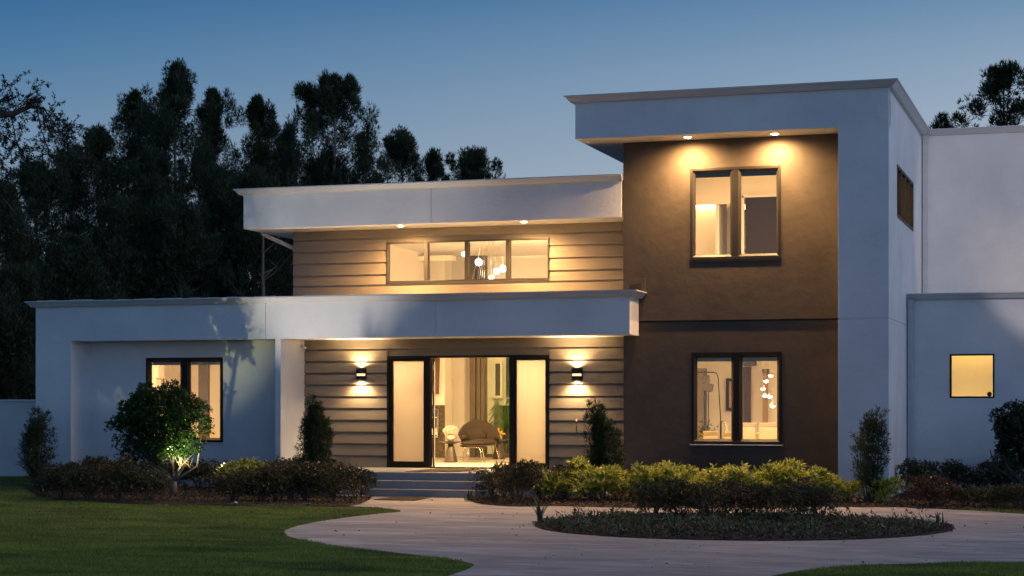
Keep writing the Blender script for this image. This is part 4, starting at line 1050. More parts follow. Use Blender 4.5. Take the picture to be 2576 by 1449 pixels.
# mulch chips and fallen leaves
def scatter(polys, N, bounds):
    out = []
    for q in polys:
        q = list(q); xs = [p[0] for p in q]; ys = [p[1] for p in q]
        P = np.stack([rng.uniform(min(xs), max(xs), N), rng.uniform(min(ys), max(ys), N)], 1); out.append(P[inpoly(P, q)])
    P = np.concatenate(out); return P[in_view(P)]
P = scatter(beds, 22000, None); nb_ = len(P)
P = np.concatenate([P, np.stack([rng.uniform(-20, 1, 420), rng.uniform(19, 35, 420)], 1)]); n = len(P)
P3 = np.column_stack([P, np.full(n, .03)+rng.rand(n)*.02]); P3[nb_:, 2] = .022; D = rng.normal(size=(n, 3))*np.array([1, 1, .35])
V, Q = leaves(P3, D, np.where(np.arange(n) < nb_, 1, .75)*rng.uniform(.03, .08, n), rng.uniform(.012, .03, n), rng)
o = link_mesh('mulch', np_mesh('mulch', V, Q), MULCH); tag(o, 'brown bark mulch and fallen leaves over the planting beds', 'mulch', kind='stuff')
# ground cover on the island
P = scatter([isl], 3400, None); d0 = np.hypot(P[:, 0]+5.22, P[:, 1]-27.62); P = P[(d0 < 2.95) & (rng.rand(len(P)) < .10+.40*(np.sin(P[:, 0]*1.9+1)*np.sin(P[:, 1]*2.3) > 0))]
n = len(P); Ps = np.repeat(np.column_stack([P, np.full(n, .03)]), 9, 0); Dv = rng.normal(size=(9*n, 3))*np.array([.8, .8, .3])+np.array([0, 0, .7])
hh = np.repeat(rng.uniform(.02, .17, n)*(.5+1.0*(np.sin(P[:, 0]*2.2)*np.sin(P[:, 1]*2.7+1) > -.1)), 9)
Ps[:, 2] += hh*rng.rand(9*n); Ps[:, :2] += rng.normal(size=(9*n, 2))*.03
V, Q = leaves(Ps, Dv, rng.uniform(.04, .10, 9*n), rng.uniform(.014, .032, 9*n), rng)
o = link_mesh('ground_cover', np_mesh('ground_cover', V, Q), L_COVER); tag(o, 'low creeping plants covering the mulch of the island bed', 'ground cover', kind='stuff')

# ================================================================== plants
def rosettes(rng, lumps, n_ros, per, L, W, up=.5, open_=.8, shell=(.65, 1.0)):
    cs = np.array([l[0] for l in lumps]); rs = np.array([l[1] for l in lumps], float)
    wgt = rs.prod(1)**(2/3); wgt /= wgt.sum()
    idx = rng.choice(len(lumps), n_ros, p=wgt); d = rand_dir(rng, n_ros); d[:, 2] = np.where(d[:, 2] < -.5, -d[:, 2], d[:, 2])
    rr = rng.uniform(shell[0], shell[1], (n_ros, 1)); P = cs[idx]+d*rs[idx]*rr; P[:, 2] = np.maximum(P[:, 2], .03)
    axis = unit(d+np.array([0, 0, up])+rng.normal(size=(n_ros, 3))*.25)
    Pr = np.repeat(P, per, 0)+rng.normal(size=(n_ros*per, 3))*L*.15; A = np.repeat(axis, per, 0)
    D = unit(A*(1-open_*.5)+rand_dir(rng, n_ros*per)*open_)
    n = len(Pr)
    return leaves(Pr, D, L*rng.uniform(.65, 1.25, n), W*rng.uniform(.7, 1.25, n), rng)
def lump_set(rng, rx, ry, h, n=12, lr=.45):
    out = [((0, 0, h*.5), (rx*.7, ry*.7, h*.42))]
    for i in range(n):
        a = rng.uniform(0, 2*pi); q = rng.uniform(.35, .8); z = h*rng.uniform(.25, .78)
        r = lr*rng.uniform(.6, 1.1)
        out.append(((cos(a)*rx*q, sin(a)*ry*q, z), (rx*r, ry*r, h*r*.75)))
    return out
def shrub_proto(name, seed, rx, ry, h, nros, per, L, W, mat, nl=12, up=.5, open_=.8, lr=.45, spikes=0):
    rng = np.random.RandomState(seed); lumps = lump_set(rng, rx, ry, h, nl, lr)
    V, Q = rosettes(rng, lumps, nros, per, L, W, up, open_)
    if spikes:
        for k in range(spikes):
            a = rng.uniform(0, 2*pi); q = rng.uniform(0, .8); base = np.array([cos(a)*rx*q, sin(a)*ry*q, h*.8]); top = base+np.array([rng.normal()*.05, rng.normal()*.05, h*rng.uniform(.12, .32)])
            m = 14; t = rng.rand(m, 1); P = base*(1-t)+top*t; v, q2 = leaves(P, rand_dir(rng, m)+np.array([0, 0, .5]), L*.9, W, rng)
            Q = np.concatenate([Q, q2+len(V)]); V = np.concatenate([V, v])
    fol = np_mesh('foliage', V, Q); fol.materials.append(mat)
    b = MB()
    for k in range(9):
        a = rng.uniform(0, 2*pi); q = rng.uniform(.3, .8)
        b.tube([(cos(a)*.04, sin(a)*.04, 0), (cos(a)*rx*q*.5, sin(a)*ry*q*.5, h*.35), (cos(a)*rx*q, sin(a)*ry*q, h*rng.uniform(.6, .85))], [.010, .007, .003], 5)
    sm = bpy.data.meshes.new('stems'); sm.from_pydata(b.v, [], b.f); sm.update(); sm.materials.append(BARK)
    return name, fol, sm
def place(proto, x, y, rz, sc, label, cat, group=None, z=.02):
    name, fol, sm = proto
    if isinstance(sc, (int, float)): sc = (sc, sc, sc)
    t = empty(name, (x, y, z), label, cat, group, rz); t.scale = sc
    f = bpy.data.objects.new('foliage', fol); COL.objects.link(f); f.parent = t
    g = bpy.data.objects.new('stems', sm); COL.objects.link(g); g.parent = t
    return t
ORD = ['first', 'second', 'third', 'fourth', 'fifth', 'sixth', 'seventh', 'eighth', 'ninth', 'tenth', 'eleventh', 'twelfth', 'thirteenth', 'fourteenth', 'fifteenth', 'sixteenth', 'seventeenth', 'eighteenth']
rnd = random.Random(21)
VARP = [shrub_proto('variegated_shrub', 30+i, .52, .46, .74, 190, 8, .135, .044, L_VAR, 13, .6, .75, spikes=3) for i in range(4)]
REDP = [shrub_proto('red_leaf_shrub', 40+i, .48, .44, .60, 620, 6, .042, .020, L_RED, 14, .5, .9, spikes=5) for i in range(3)]
LEFP = [shrub_proto('hedge_shrub', 50+i, .50, .45, .66, 520, 6, .055, .024, L_LEFT, 14, .5, .9, spikes=5) for i in range(3)]
OLIP = [shrub_proto('olive_shrub', 60+i, .52, .46, .55, 620, 6, .045, .020, L_OLIVE, 12, .5, .9) for i in range(2)]
BLUP = [shrub_proto('blue_green_shrub', 70+i, .55, .5, .62, 520, 6, .06, .026, L_BLUE, 12, .5, .9) for i in range(2)]
ROSP = [shrub_proto('red_tip_shrub', 80, .50, .46, .52, 520, 6, .05, .022, L_ROSE, 12, .5, .85, spikes=4)]
def row(protos, specs, lab, cat, grp, rs_=1.22, rz_=.98):
    if 'variegated hedge' in grp: rz_ = .82
    if 'island' in grp: rz_ = 1.08
    """specs: (px, ground py, scale, zscale)"""
    for i, (p, gy, sc, zs) in enumerate(specs):
        x, y = PG(p, gy) if gy > 100 else (PX(p, gy), gy); sc *= rs_; place(protos[i % len(protos)], x, y, rnd.uniform(0, 6.28), (sc, sc, sc*zs*rz_), lab % ORD[i], cat, grp)
# variegated hedge under the tower: front row and back row
row(VARP, [(1400, 1262, .78, .95), (1478, 1264, .9, .9), (1555, 1262, .85, 1.0), (1632, 1264, .92, .95), (1712, 1266, .88, .95), (1790, 1264, .9, .92), (1868, 1266, .9, .95), (1945, 1264, .92, 1.0), (2020, 1266, .85, .93), (2078, 1264, .72, 1.0)],
    '%s yellow-green variegated shrub from the left in the hedge front row', 'shrub', 'variegated hedge front row')
row(VARP[::-1], [(1500, 1240, .9, .95), (1600, 1240, 1.0, 1.08), (1700, 1240, .95, .95), (1790, 1238, .95, 1.0), (1870, 1240, .95, .95), (1940, 1240, .95, 1.10), (2020, 1240, .9, .95), (2085, 1244, .75, 1.15)],
    '%s variegated shrub from the left in the hedge row against the tower', 'shrub', 'variegated hedge back row')
row(VARP, [(2135, 1268, .52, .85), (2215, 1269, .55, .9)], '%s small variegated shrub at the foot of the right tall plant', 'shrub', 'small variegated shrubs')
row(REDP, [(1245, 1262, .8, 1), (1300, 1268, 1.05, 1.05), (1362, 1262, .9, 1.0)], '%s dark red-leaved shrub from the left beside the steps right side', 'shrub', 'red shrubs right of the steps')
place(OLIP[0], *PG(1268, 1255), .4, (.62, .62, 1.25), 'dark leafy shrub rising at the right corner of the porch steps', 'shrub')
place(OLIP[1], *PG(1420, 1256), 1.4, (.75, .75, 1.15), 'dark olive shrub at the base of the narrow plant right of the door', 'shrub')
# island shrubs
row(REDP, [(1640, 1312, .85, .92), (1715, 1306, .85, .88), (1790, 1314, .85, .85), (1868, 1306, .85, .85), (1945, 1314, .85, .85), (2010, 1306, .8, .95), (2060, 1311, .72, .95)],
    '%s dark red-leaved shrub from the left on the island bed', 'shrub', 'island red shrubs')
# left hedge
row(LEFP, [(160, 1256, .85, .95), (225, 1259, .95, .95), (300, 1262, 1.0, .95), (372, 1262, .8, .85), (590, 1264, .9, .85), (660, 1264, .95, .95), (735, 1262, .95, .95)],
    '%s olive-brown hedge shrub from the left in the front of the left bed', 'shrub', 'left bed hedge front')
row(LEFP[::-1], [(225, 1222, .9, 1.0), (300, 1221, .95, 1.0), (375, 1221, .9, .95), (470, 1221, .95, 1.02), (545, 1222, 1.0, 1.05), (620, 1221, .95, 1.0), (700, 1222, .95, 1.0)],
    '%s hedge shrub from the left against the recessed white wall', 'shrub', 'left bed hedge back')
row(REDP, [(700, 1263, .9, .85), (770, 1262, 1.0, 1.0), (835, 1264, .95, 1.0)], '%s dark red shrub from the left at the lawn end of the left bed', 'shrub', 'red shrubs left of the steps')
row(OLIP, [(770, 1247, .95, 1.35), (835, 1249, .8, 1.2), (902, 1252, .75, 1.2)], '%s olive shrub from the left beside the steps left side', 'shrub', 'olive shrubs left of the steps')
row(OLIP, [(110, 1252, .7, .9), (165, 1232, .75, 1.1)], '%s low dark shrub near the far left tall plant', 'shrub', 'low shrubs at the left corner')
row(LEFP, [(270, 35.0, .9, 1.0), (345, 35.0, .9, 1.0), (560, 35.5, .85, .9), (438, 36.1, .85, .95), (500, 36.2, .85, .95), (690, 35.1, .9, 1.0), (750, 35.0, .85, 1.05)], '%s hedge shrub from the left in the middle row of the left bed', 'shrub', 'left bed hedge middle')
# right bed
place(OLIP[0], *PG(2328, 1252), 1.0, (1.05, 1.05, 1.35), 'rounded dark olive shrub beside the right downspout', 'shrub')
place(ROSP[0], *PG(2350, 1276), .6, (.98, .98, 1.1), 'shrub with red leaf tips in front of the rounded olive shrub', 'shrub')
row(BLUP, [(2415, 39.1, .85, 1.0), (2490, 39.1, .9, 1.05), (2562, 39.1, .9, 1.1)], '%s blue-green shrub from the left against the annex wall', 'shrub', 'blue-green annex shrubs')
row(OLIP, [(2425, 1276, .7, .75), (2500, 1279, .75, .75), (2570, 1282, .8, .85)], '%s low olive shrub from the left along the right grass strip', 'shrub', 'low shrubs by the grass strip')

# narrow upright plants
def upright_plant(px_, gy, ytop, hwpx, seed, lab, mat=L_POD, dense=1.0):
    x, y = PG(px_, gy); d = dep(x, y); H = E+(CY-ytop)*d/F; Rr = hwpx*d/F
    rng = np.random.RandomState(seed); Ps, Ds = [], []; b = MB()
    ns = 13
    for k in range(ns):
        a = rng.uniform(0, 2*pi); q = Rr*rng.uniform(.15, .75); hk = H*(1-.42*(q/Rr)**1.5)*rng.uniform(.86, 1.0) if k else H
        bx, by = cos(a)*q, sin(a)*q; wob = rng.normal(size=4)*.04
        path = [np.array([bx*.25, by*.25, 0]), np.array([bx*.8+wob[0], by*.8+wob[1], hk*.4]), np.array([bx+wob[2], by+wob[3], hk*.75]), np.array([bx*.8, by*.8, hk])]
        b.tube([tuple(p) for p in path], [.012, .009, .006, .003], 5)
        m = int(85*dense*hk/1.8)
        for t in rng.uniform(.10, 1.0, m):
            i = min(int(t*3), 2); f_ = t*3-i; p = path[i]*(1-f_)+path[i+1]*f_
            aa = rng.uniform(0, 2*pi); bl = Rr*rng.uniform(.12, .42)*(1.15-t*.6)
            e = p+np.array([cos(aa)*bl, sin(aa)*bl, bl*rng.uniform(.3, 1.2)])
            if rng.rand() < .4: b.tube([tuple(p), tuple(e)], [.003, .0015], 4)
            q_ = 9
            Ps.append(np.repeat(e[None], q_, 0)+rng.normal(size=(q_, 3))*.02-(e-p)*rng.rand(q_, 1)*.6); Ds.append(unit((e-p)[None]*1.5/bl*.6+rand_dir(rng, q_)+np.array([0, 0, .35])))
    P = np.concatenate(Ps); D = np.concatenate(Ds); n = len(P)
    V, Q = leaves(P, D, rng.uniform(.05, .10, n), rng.uniform(.010, .016, n), rng)
    t = empty('upright_plant', (x, y, .02), lab, 'plant', 'tall narrow plants')
    link_mesh('foliage', np_mesh('foliage', V, Q), mat, t); b.build('stems', BARK, t)
upright_plant(103, 1232, 1034, 62, 1, 'tall dark needle-leaved plant before the garden wall at far left', L_POD, 1.1)
upright_plant(793, 1246, 1002, 52, 2, 'tall narrow plant beside the lit porch side wall', L_POD, 1.6)
upright_plant(1515, 1258, 1013, 56, 3, 'tall narrow plant between the door and the dark tower wall', L_POD, 1.6)
upright_plant(2187, 1268, 1034, 66, 4, 'tall narrow plant in front of the white pillar', L_POD, .9)
# rounded trees
def round_tree(px_, gy, cx_, ctop, cbot, hw, seed, name, lab, mat, bark, nleaf=15000, limbs=None):
    x, y = PG(px_, gy); d = dep(x, y); zt = E+(CY-ctop)*d/F; zb = E+(CY-cbot)*d/F; Rr = hw*d/F
    offx = (cx_-px_)*d/F; cz = zb+(zt-zb)*.5
    rng = np.random.RandomState(seed); t = empty(name, (x, y, .02), lab, 'tree')
    cxx, cyy = offx*c_, offx*s_
    lumps = []
    for k in range(320):
        dv = rand_dir(rng, 1)[0]; rad = np.array([Rr*.86, Rr*.86, (zt-zb)/2*.9]); rr = rng.uniform(.45, .98)
        c = np.array([cxx, cyy, cz-.03])+dv*rad*rr*np.array([1, 1, 1.0]); r0 = Rr*rng.uniform(.10, .15)
        lumps.append((tuple(c), (r0, r0, r0*.85)))
    V, Q = rosettes(rng, lumps, nleaf//7, 7, .050, .025, .3, .9, (.4, 1.05))
    link_mesh('crown', np_mesh('crown', V, Q), mat, t)
    b = MB(); fork = zb*.72
    b.tube([(0, 0, -.02), (.01, 0, fork*.5), (0, .01, fork)], [.085, .06, .052], 9)
    ends = limbs or [(-.75, .1, .62), (-.45, -.2, .9), (-.1, .15, 1.0), (.25, -.15, .95), (.5, .1, .8), (.12, .3, 1.0), (-.55, .3, .8)]
    for ex, ey, ez in ends:
        b.tube([(0, 0, fork*.8 if ez > .65 else fork*.45), (ex*Rr*.35, ey*Rr*.4, fork+(zb-fork)*.75*ez), (ex*Rr*.8, ey*Rr*.8, zb+.15*ez), (ex*Rr*.95, ey*Rr, zb+(zt-zb)*.45*ez)], [.038, .028, .02, .008], 7)
        for q in range(3):
            f_ = rng.uniform(.5, .95); sx, sy = ex*Rr*f_, ey*Rr*f_
            b.tube([(sx, sy, zb+.12*ez), (sx+rng.normal()*.15, sy+rng.normal()*.15, zb+.4*ez)], [.012, .005], 5)
    b.build('trunk', bark, t, True)
    return t, x, y, zb, zt, Rr
rt, tx, ty, tzb, tzt, tR = round_tree(437, 1246, 404, 946, 1190, 146, 3, 'topiary_tree', 'round clipped tree lit green from below on the left bed', L_TOP, BARKP, 60000)
round_tree(2575, 1262, 2590, 985, 1192, 116, 8, 'round_tree', 'dark round tree cut by the right edge of the photo', L_TOP2, BARK, 36000)

# strap-leaved tufts
def strap(px_, gy, hgt, seed, lab, n=11, spread=.5, grp='strap leaved tufts'):
    x, y = PG(px_, gy); rng = np.random.RandomState(seed); vs, fs = [], []
    for k in range(n):
        a = rng.uniform(0, 2*pi); L = hgt*rng.uniform(.6, 1.1); sp_ = spread*rng.uniform(.3, 1.1); w_ = .014*rng.uniform(.8, 1.4)
        base = np.array([rng.normal()*.03, rng.normal()*.03, 0]); sd = np.array([-sin(a), cos(a), 0])
        row_ = []
        for j in range(6):
            u = j/5; p = base+np.array([cos(a)*sp_*L*u**1.6, sin(a)*sp_*L*u**1.6, L*(u-.25*sp_*u*u*2)])
            ww = w_*(1-.85*u**2); row_ += [tuple(p-sd*ww), tuple(p+sd*ww)]
        i0 = len(vs); vs += row_; fs += [(i0+2*j, i0+2*j+1, i0+2*j+3, i0+2*j+2) for j in range(5)]
    me = bpy.data.meshes.new('strap_plant'); me.from_pydata(vs, [], fs); me.update()
    o = link_mesh('strap_plant', me, L_STRAP); o.location = (x, y, .02); tag(o, lab, 'plant', grp)
strap(1357, 1316, .50, 1, 'largest strap-leaved tuft at the left tip of the island', 15, .55)
strap(1178, 1262, .26, 2, 'spiky tuft at the right foot of the steps', 9)
strap(2365, 1325, .27, 3, 'sparse upright tuft at the right tip of the island', 8, .6)
strap(1450, 1308, .24, 4, 'thin arching tuft right of the largest island tuft', 7, .9)
strap(1612, 1340, .30, 5, 'upright pale tuft at the front of the island left of centre', 6, .25)
strap(1690, 1338, .27, 6, 'dark strappy tuft near the island front centre', 8, .5)
strap(1835, 1345, .26, 7, 'arching green tuft at the island front centre', 9, .9)
strap(2040, 1348, .28, 8, 'leaning tuft at the island front right of centre', 8, .9)
strap(880, 1268, .30, 9, 'arching tuft at the lawn corner beside the left steps', 7, .8)
strap(1540, 1330, .18, 10, 'short tuft on the island behind the pale tuft', 6, .7)
strap(1985, 1330, .2, 11, 'short green tuft below the island shrubs right of centre', 6, .7)
strap(2230, 1325, .14, 12, 'tiny tuft on the bare right part of the island', 6, .7)

# assumed landscape uplight under the round tree, placed to make its glow
ux, uy = PG(468, 1253)
t = empty('assumed_uplight', (ux, uy, .03), 'assumed small black garden spotlight under the round clipped tree', 'garden light')
b = MB(); b.tube([(0, 0, 0), (0, 0, .17)], .012, 6); b.lathe([(.035, .16), (.045, .17), (.05, .25), (.044, .25), (.04, .21), (0, .21)], (0, 0, 0), 14); b.build('housing', BLACKP, t)
b = MB(); b.lathe([(0, .215), (.036, .22)], (0, 0, 0), 12); b.build('bulb', emis('uplight_bulb', (1, .9, .62), 2), t)
lamp('uplight_beam', 'SPOT', (ux, uy, .30), 330, (1.0, .97, .50), (tx+.16, ty+.0, 1.25), .012, 62, .8)
gx, gy_ = PG(525, 1252)  # second assumed uplight, placed to throw light and leaf shadows on the low fascia
t = empty('assumed_uplight', (gx, gy_, .03), 'second assumed small garden spotlight behind the round clipped tree trunk', 'garden light')
b = MB(); b.tube([(0, 0, 0), (0, 0, .29)], .012, 6); b.lathe([(.035, .28), (.045, .29), (.05, .37), (.044, .37), (.04, .33), (0, .33)], (0, 0, 0), 14); b.build('housing', BLACKP, t)
b = MB(); b.lathe([(0, .335), (.036, .34)], (0, 0, 0), 12); b.build('bulb', emis('uplight_bulb', (1, .9, .62), 2), t)
lamp('uplight_beam', 'SPOT', (gx, gy_, .43), 820, (1.0, .88, .74), (PX(830, YF), YF, 5.0), .008, 50, .8)
for _i, (_p, _g, _s, _l) in enumerate([(600, 1243, .85, 'variegated shrub lit green in the middle of the left bed'), (652, 1243, .92, 'tallest variegated shrub beside the hidden spotlight in the left bed'), (700, 1243, .7, 'variegated shrub nearest the porch side wall in the left bed')]):
    place(VARP[_i], *((gx+.5, gy_+.3) if _i == 0 else PG(_p, _g)), _i*1.3, _s*.95, _l, 'shrub', 'variegated shrubs of the left bed')
# assumed unseen spot, added without a fixture, washing the right-hand walls
_wx = PX(2850, 41.5)
lamp('assumed_wall_beam', 'SPOT', (_wx+4.5, 26, 8.5), 2900, (1.0, .84, .76), (_wx, 41.5, PZ(2850, 520, 41.5)), .05, 29, .18)
lamp('added_ground_beam', 'SPOT', (-12.5, 25, 10.5), 900, (1.0, .74, .5), (-12.6, 26.5, 0), .1, 88, 1.0)  # unseen spot without fixture, added for warm light on lawn and walk
o = MB().ball((0, 0, .02), (.04, .03, .02), 8, 5).build('pale_stone', SOFFIT, None, True); o.location = (*PG(593, 1271), .03); tag(o, 'tiny pale stone at the lawn edge of the left bed', 'stone')
o = MB().box(-.01, .01, -.01, .01, 0, .12).build('marker_stake', SOFFIT); o.location = (*PG(107, 1238), .03); tag(o, 'tiny white stake under the far left tall plant', 'stake')

# ================================================================== background trees
def prof(pts):
    xs = [p[0] for p in pts]; ys = [p[1] for p in pts]
    return lambda t: float(np.interp(t, xs, ys))
SPIRE = prof([(0, .7), (.25, 1.05), (.5, 1.1), (.7, .85), (.88, .50), (1, .06)])
OVAL = prof([(0, .3), (.3, .85), (.55, 1), (.8, .8), (.93, .5), (1, .15)])
FAN = prof([(0, .15), (.3, .6), (.6, 1), (.85, .85), (1, .35)])
BROAD = prof([(0, .9), (.4, 1), (.75, .85), (.92, .55), (1, .2)])
PINE = prof([(0, .12), (.55, .25), (.62, .85), (.8, 1), (.93, .75), (1, .3)])
def bg_tree(px_, ytop, hw, Y, pf, seed, lab, t0=.15, nc=170, cl=.42, tufts=82, leaf=.20, wid=.0105, mat=L_TREE, name='background_tree', grp='dark trees behind the house', bark=None, flat=1.0, trunk_r=.19, cat='tree'):
    X = PX(px_, Y); d = dep(X, Y); H = E+(CY-ytop)*d/F; Rr = hw*d/F
    rng = np.random.RandomState(seed); t = empty(name, (X, Y, 0), lab, cat, grp)
    b = MB(); tw = np.cumsum(rng.normal(size=(9, 2))*.12, 0)*.6
    def tp(u): i = min(int(u*8), 7); f_ = u*8-i; return tw[i]*(1-f_)+tw[i+1]*f_
    b.tube([(tp(u)[0], tp(u)[1], u*H*.97) for u in np.linspace(0, 1, 9)], [trunk_r*(1-.88*u) for u in np.linspace(0, 1, 9)], 7)
    Ps, Ds = [], []
    nb = max(8, nc//7); boughs = []
    for k in range(nb):
        u = t0+(1-t0)*(rng.rand()**.8) if k > 2 else .98-.03*k
        boughs.append((u, pf((u-t0)/(1-t0))*Rr*((.3+.75*math.sqrt(rng.rand())) if k > 1 else 0), rng.uniform(0, 2*pi)))
    for k in range(nc):
        u = t0+(1-t0)*(rng.rand()**.85) if k > 6 else 1-.02*k
        R0 = pf((u-t0)/(1-t0))*Rr; a = rng.uniform(0, 2*pi); r = R0*(.25+.75*math.sqrt(rng.rand()))
        if k > 3 and rng.rand() < .62:
            bu, br, ba = boughs[k % nb]; u = min(1, bu+rng.normal()*.028); a = ba; r = max(0, br+rng.normal()*.38); a += rng.normal()*.4/max(br, .5)
        c0 = tp(min(u, 1)); c = np.array([c0[0]+cos(a)*r, c0[1]+sin(a)*r, u*H-(.12 if u > .97 else 0)])
        zs = max(.1, u*H-r*rng.uniform(.5, 1.1)); s0 = tp(max(0, min(1, zs/H)))
        if rng.rand() < .45:
            mp = (c[0]*.5+s0[0]*.5, c[1]*.5+s0[1]*.5, zs*.45+c[2]*.55-.08)
            b.tube([(s0[0], s0[1], zs), mp, tuple(c)], [.035*(1.2-u)+.012, .02*(1.2-u)+.008, .006], 5, False)
        s = cl*rng.uniform(.6, 1.3)*(1 if u < .9 else .7)
        m = int(tufts*rng.uniform(.7, 1.3))
        Pc = c+rand_dir(rng, m)*rng.uniform(0, 1, (m, 1))**.45*np.array([s*.8, s*.8, s*1.35*flat])
        per = 4; Pp = np.repeat(Pc, per, 0)
        Ps.append(Pp); Ds.append(rand_dir(rng, m*per)+np.repeat(unit(Pc-c)*.8, per, 0)+np.array([0, 0, .9]))
    P = np.concatenate(Ps); D = np.concatenate(Ds); n = len(P)
    V, Q = leaves(P, D, leaf*rng.uniform(.6, 1.2, n), wid*rng.uniform(.7, 1.3, n)*2, rng)
    link_mesh('crown', np_mesh('crown', V, Q), mat, t); b.build('trunk', bark or BARKT, t)
    return t
TL = [
 (-130, 330, 95, 60, OVAL, 130, 'dark tree beyond the left edge of the photo behind the garden wall', .05, 200, .5, L_TREE),
 (-330, 420, 110, 57, BROAD, 131, 'broad dark tree farther beyond the left edge behind the garden wall', .05, 200, .5, L_TREE2),
 (540, 440, 75, 58, BROAD, 120, 'broad dark tree behind the middle roof left end', .03, 230, .5, L_TREE),
 (380, 400, 95, 59, BROAD, 121, 'broad dark tree filling between the two tallest left trees', .03, 260, .5, L_TREE),
 (430, 172, 100, 62, SPIRE, 101, 'tallest dark tree on the left rising to the highest tip', .10, 260, .45, L_TREE),
 (338, 238, 85, 64, SPIRE, 102, 'tall dark tree forming the left shoulder of the tallest tree', .10, 210, .42, L_TREE),
 (250, 330, 85, 60, OVAL, 103, 'dark tree stepping down left of the tall group', .08, 190, .45, L_TREE),
 (190, 385, 60, 58, OVAL, 119, 'rounded dark tree at the lower left edge of the tall group', .08, 130, .45, L_TREE),
 (530, 240, 62, 65, SPIRE, 104, 'slender dark tree right of the tallest tree', .10, 180, .40, L_TREE2),
 (650, 248, 66, 63, SPIRE, 105, 'dark tree with two narrow tips above the middle roof left end', .10, 190, .38, L_TREE),
 (715, 330, 50, 66, OVAL, 106, 'low dark tree in the gap between the twin-tip tree and the fan tree', .10, 130, .40, L_TREE2),
 (862, 202, 122, 60, FAN, 107, 'upright fan-shaped tree with ascending limbs over the middle roof', .12, 250, .36, L_TREE2),
 (1015, 336, 66, 64, OVAL, 108, 'dark leafy tree right of the fan-shaped tree', .10, 150, .40, L_TREE),
 (1085, 392, 22, 66, SPIRE, 109, 'small pointed tree beside the gap of sky above the middle roof', .10, 60, .30, L_TREE),
 (1200, 393, 88, 68, OVAL, 110, 'low rounded tree alone above the middle roof', .10, 170, .42, L_TREE),
 (110, 425, 72, 56, BROAD, 111, 'bushy dark tree under the overhanging branch at the left', .05, 230, .5, L_TREE),
 (10, 478, 70, 52, BROAD, 112, 'shaggy grey-green tree at the left edge of the photo', .05, 240, .45, L_TREE2),
 (300, 520, 95, 54, BROAD, 113, 'dark understory tree behind the low roof left part', .03, 240, .5, L_TREE),
 (470, 520, 95, 55, BROAD, 114, 'dark understory tree below the tallest tree', .03, 240, .5, L_TREE),
 (160, 620, 90, 50, BROAD, 115, 'lowest dark understory tree beyond the garden wall', .03, 230, .48, L_TREE),
 (40, 690, 80, 47, BROAD, 116, 'broadleaf thicket tree directly behind the garden wall', .03, 240, .42, L_TREE2),
 (640, 450, 85, 57, BROAD, 117, 'dark understory tree beside the middle roof overhang', .03, 200, .5, L_TREE),
 (800, 400, 105, 60, BROAD, 118, 'dark tree mass below the fan-shaped tree', .10, 200, .5, L_TREE),
]
for (p, yt, hw, Y, pf, sd_, lab, t0, nc, cl, mt) in TL:
    bg_tree(p, yt, hw*1.08, Y, pf, sd_, lab, t0, int(nc*1.05), cl*.92, mat=mt)
# bare little tree by the mid roof
bx = PX(661, 50); t = empty('bare_tree', (bx, 50, 0), 'thin bare tree with pinkish trunk below the middle roof overhang', 'tree')
b = MB(); Hb = PZ(661, 575, 50); b.tube([(0, 0, 0), (.05, 0, Hb*.5), (0, 0, Hb*.8), (.02, 0, Hb)], [.10, .07, .045, .02], 7)
for k in range(12):
    z = Hb*rnd.uniform(.30, .9); sgn = -1 if rnd.random() < .5 else 1; L = rnd.uniform(.35, 1.2); u_ = rnd.uniform(.25, 1.3)
    b.tube([(0, 0, z), (sgn*L*.5, rnd.uniform(-.4, .4), z+L*u_*rnd.uniform(.2, .6)), (sgn*L*rnd.uniform(.7, 1.1), rnd.uniform(-.6, .6), z+L*u_)], [.022, .014, .005], 5)
b.build('trunk', surf('pinkish_bark', (.16, .10, .08), (.26, .18, .14), scale=8, rough=.9, bump=.3), t)
# pines on the right
def pine(px_, ytop, hw, Y, seed, lab, t0, nc, **kw):
    return bg_tree(px_, ytop, hw, Y, PINE, seed, lab, t0, nc, .5, 46, .26, .018, L_PINE, 'pine_tree', 'pines behind the right wing', BARK, .6, .22, 'pine tree')
pine(2520, 172, 108, 80, 201, 'large pine with open limbs above the right roof', .45, 95)
pine(2380, 300, 34, 85, 202, 'small pine tuft just above the right roof gutter', .6, 40)

# overhanging branch of a near tree off the left edge
Yo = 36.0
ok = empty('overhanging_tree', (PX(-420, Yo), Yo, 0), 'near tree off the left edge whose leafy branch hangs into the sky', 'tree')
oxx, oyy = ok.location.x, ok.location.y
def OP(p, q, dy=0): return np.array([PX(p, Yo+dy)-oxx, Yo+dy-oyy, PZ(p, q, Yo+dy)])
rng = np.random.RandomState(77)
b = MB(); Ps, Ds = [], []
b.tube([(0, 0, -.05), (.1, 0, 2.5), tuple(OP(-330, 420)), tuple(OP(-180, 330))], [.28, .22, .17, .12], 10)
def limb(pts, r0, r1): 
    pts = [OP(*p) for p in pts]; n = len(pts); b.tube([tuple(p) for p in pts], [r0+(r1-r0)*i/(n-1) for i in range(n)], 6); return pts
def twig(p, d, L, depth):
    d = d/np.linalg.norm(d); e = p+d*L; m = p+d*L*.5+rng.normal(size=3)*L*.08
    b.tube([tuple(p), tuple(m), tuple(e)], [.004+.003*depth, .003+.002*depth, .003], 4, False)
    k = 7 if depth else 11
    if rng.rand() < .9:
        for q in range(k): Ps.append(e-d*L*rng.rand()*.5); Ds.append(d*.6+rng.normal(size=3)*.6)
    if depth > 0:
        for q in range(rng.randint(2, 4)):
            nd_ = d+rng.normal(size=3)*np.array([.7, .4, .7])+np.array([.1, 0, -.12]); twig(m+(e-m)*rng.rand(), nd_, L*rng.uniform(.5, .8), depth-1)
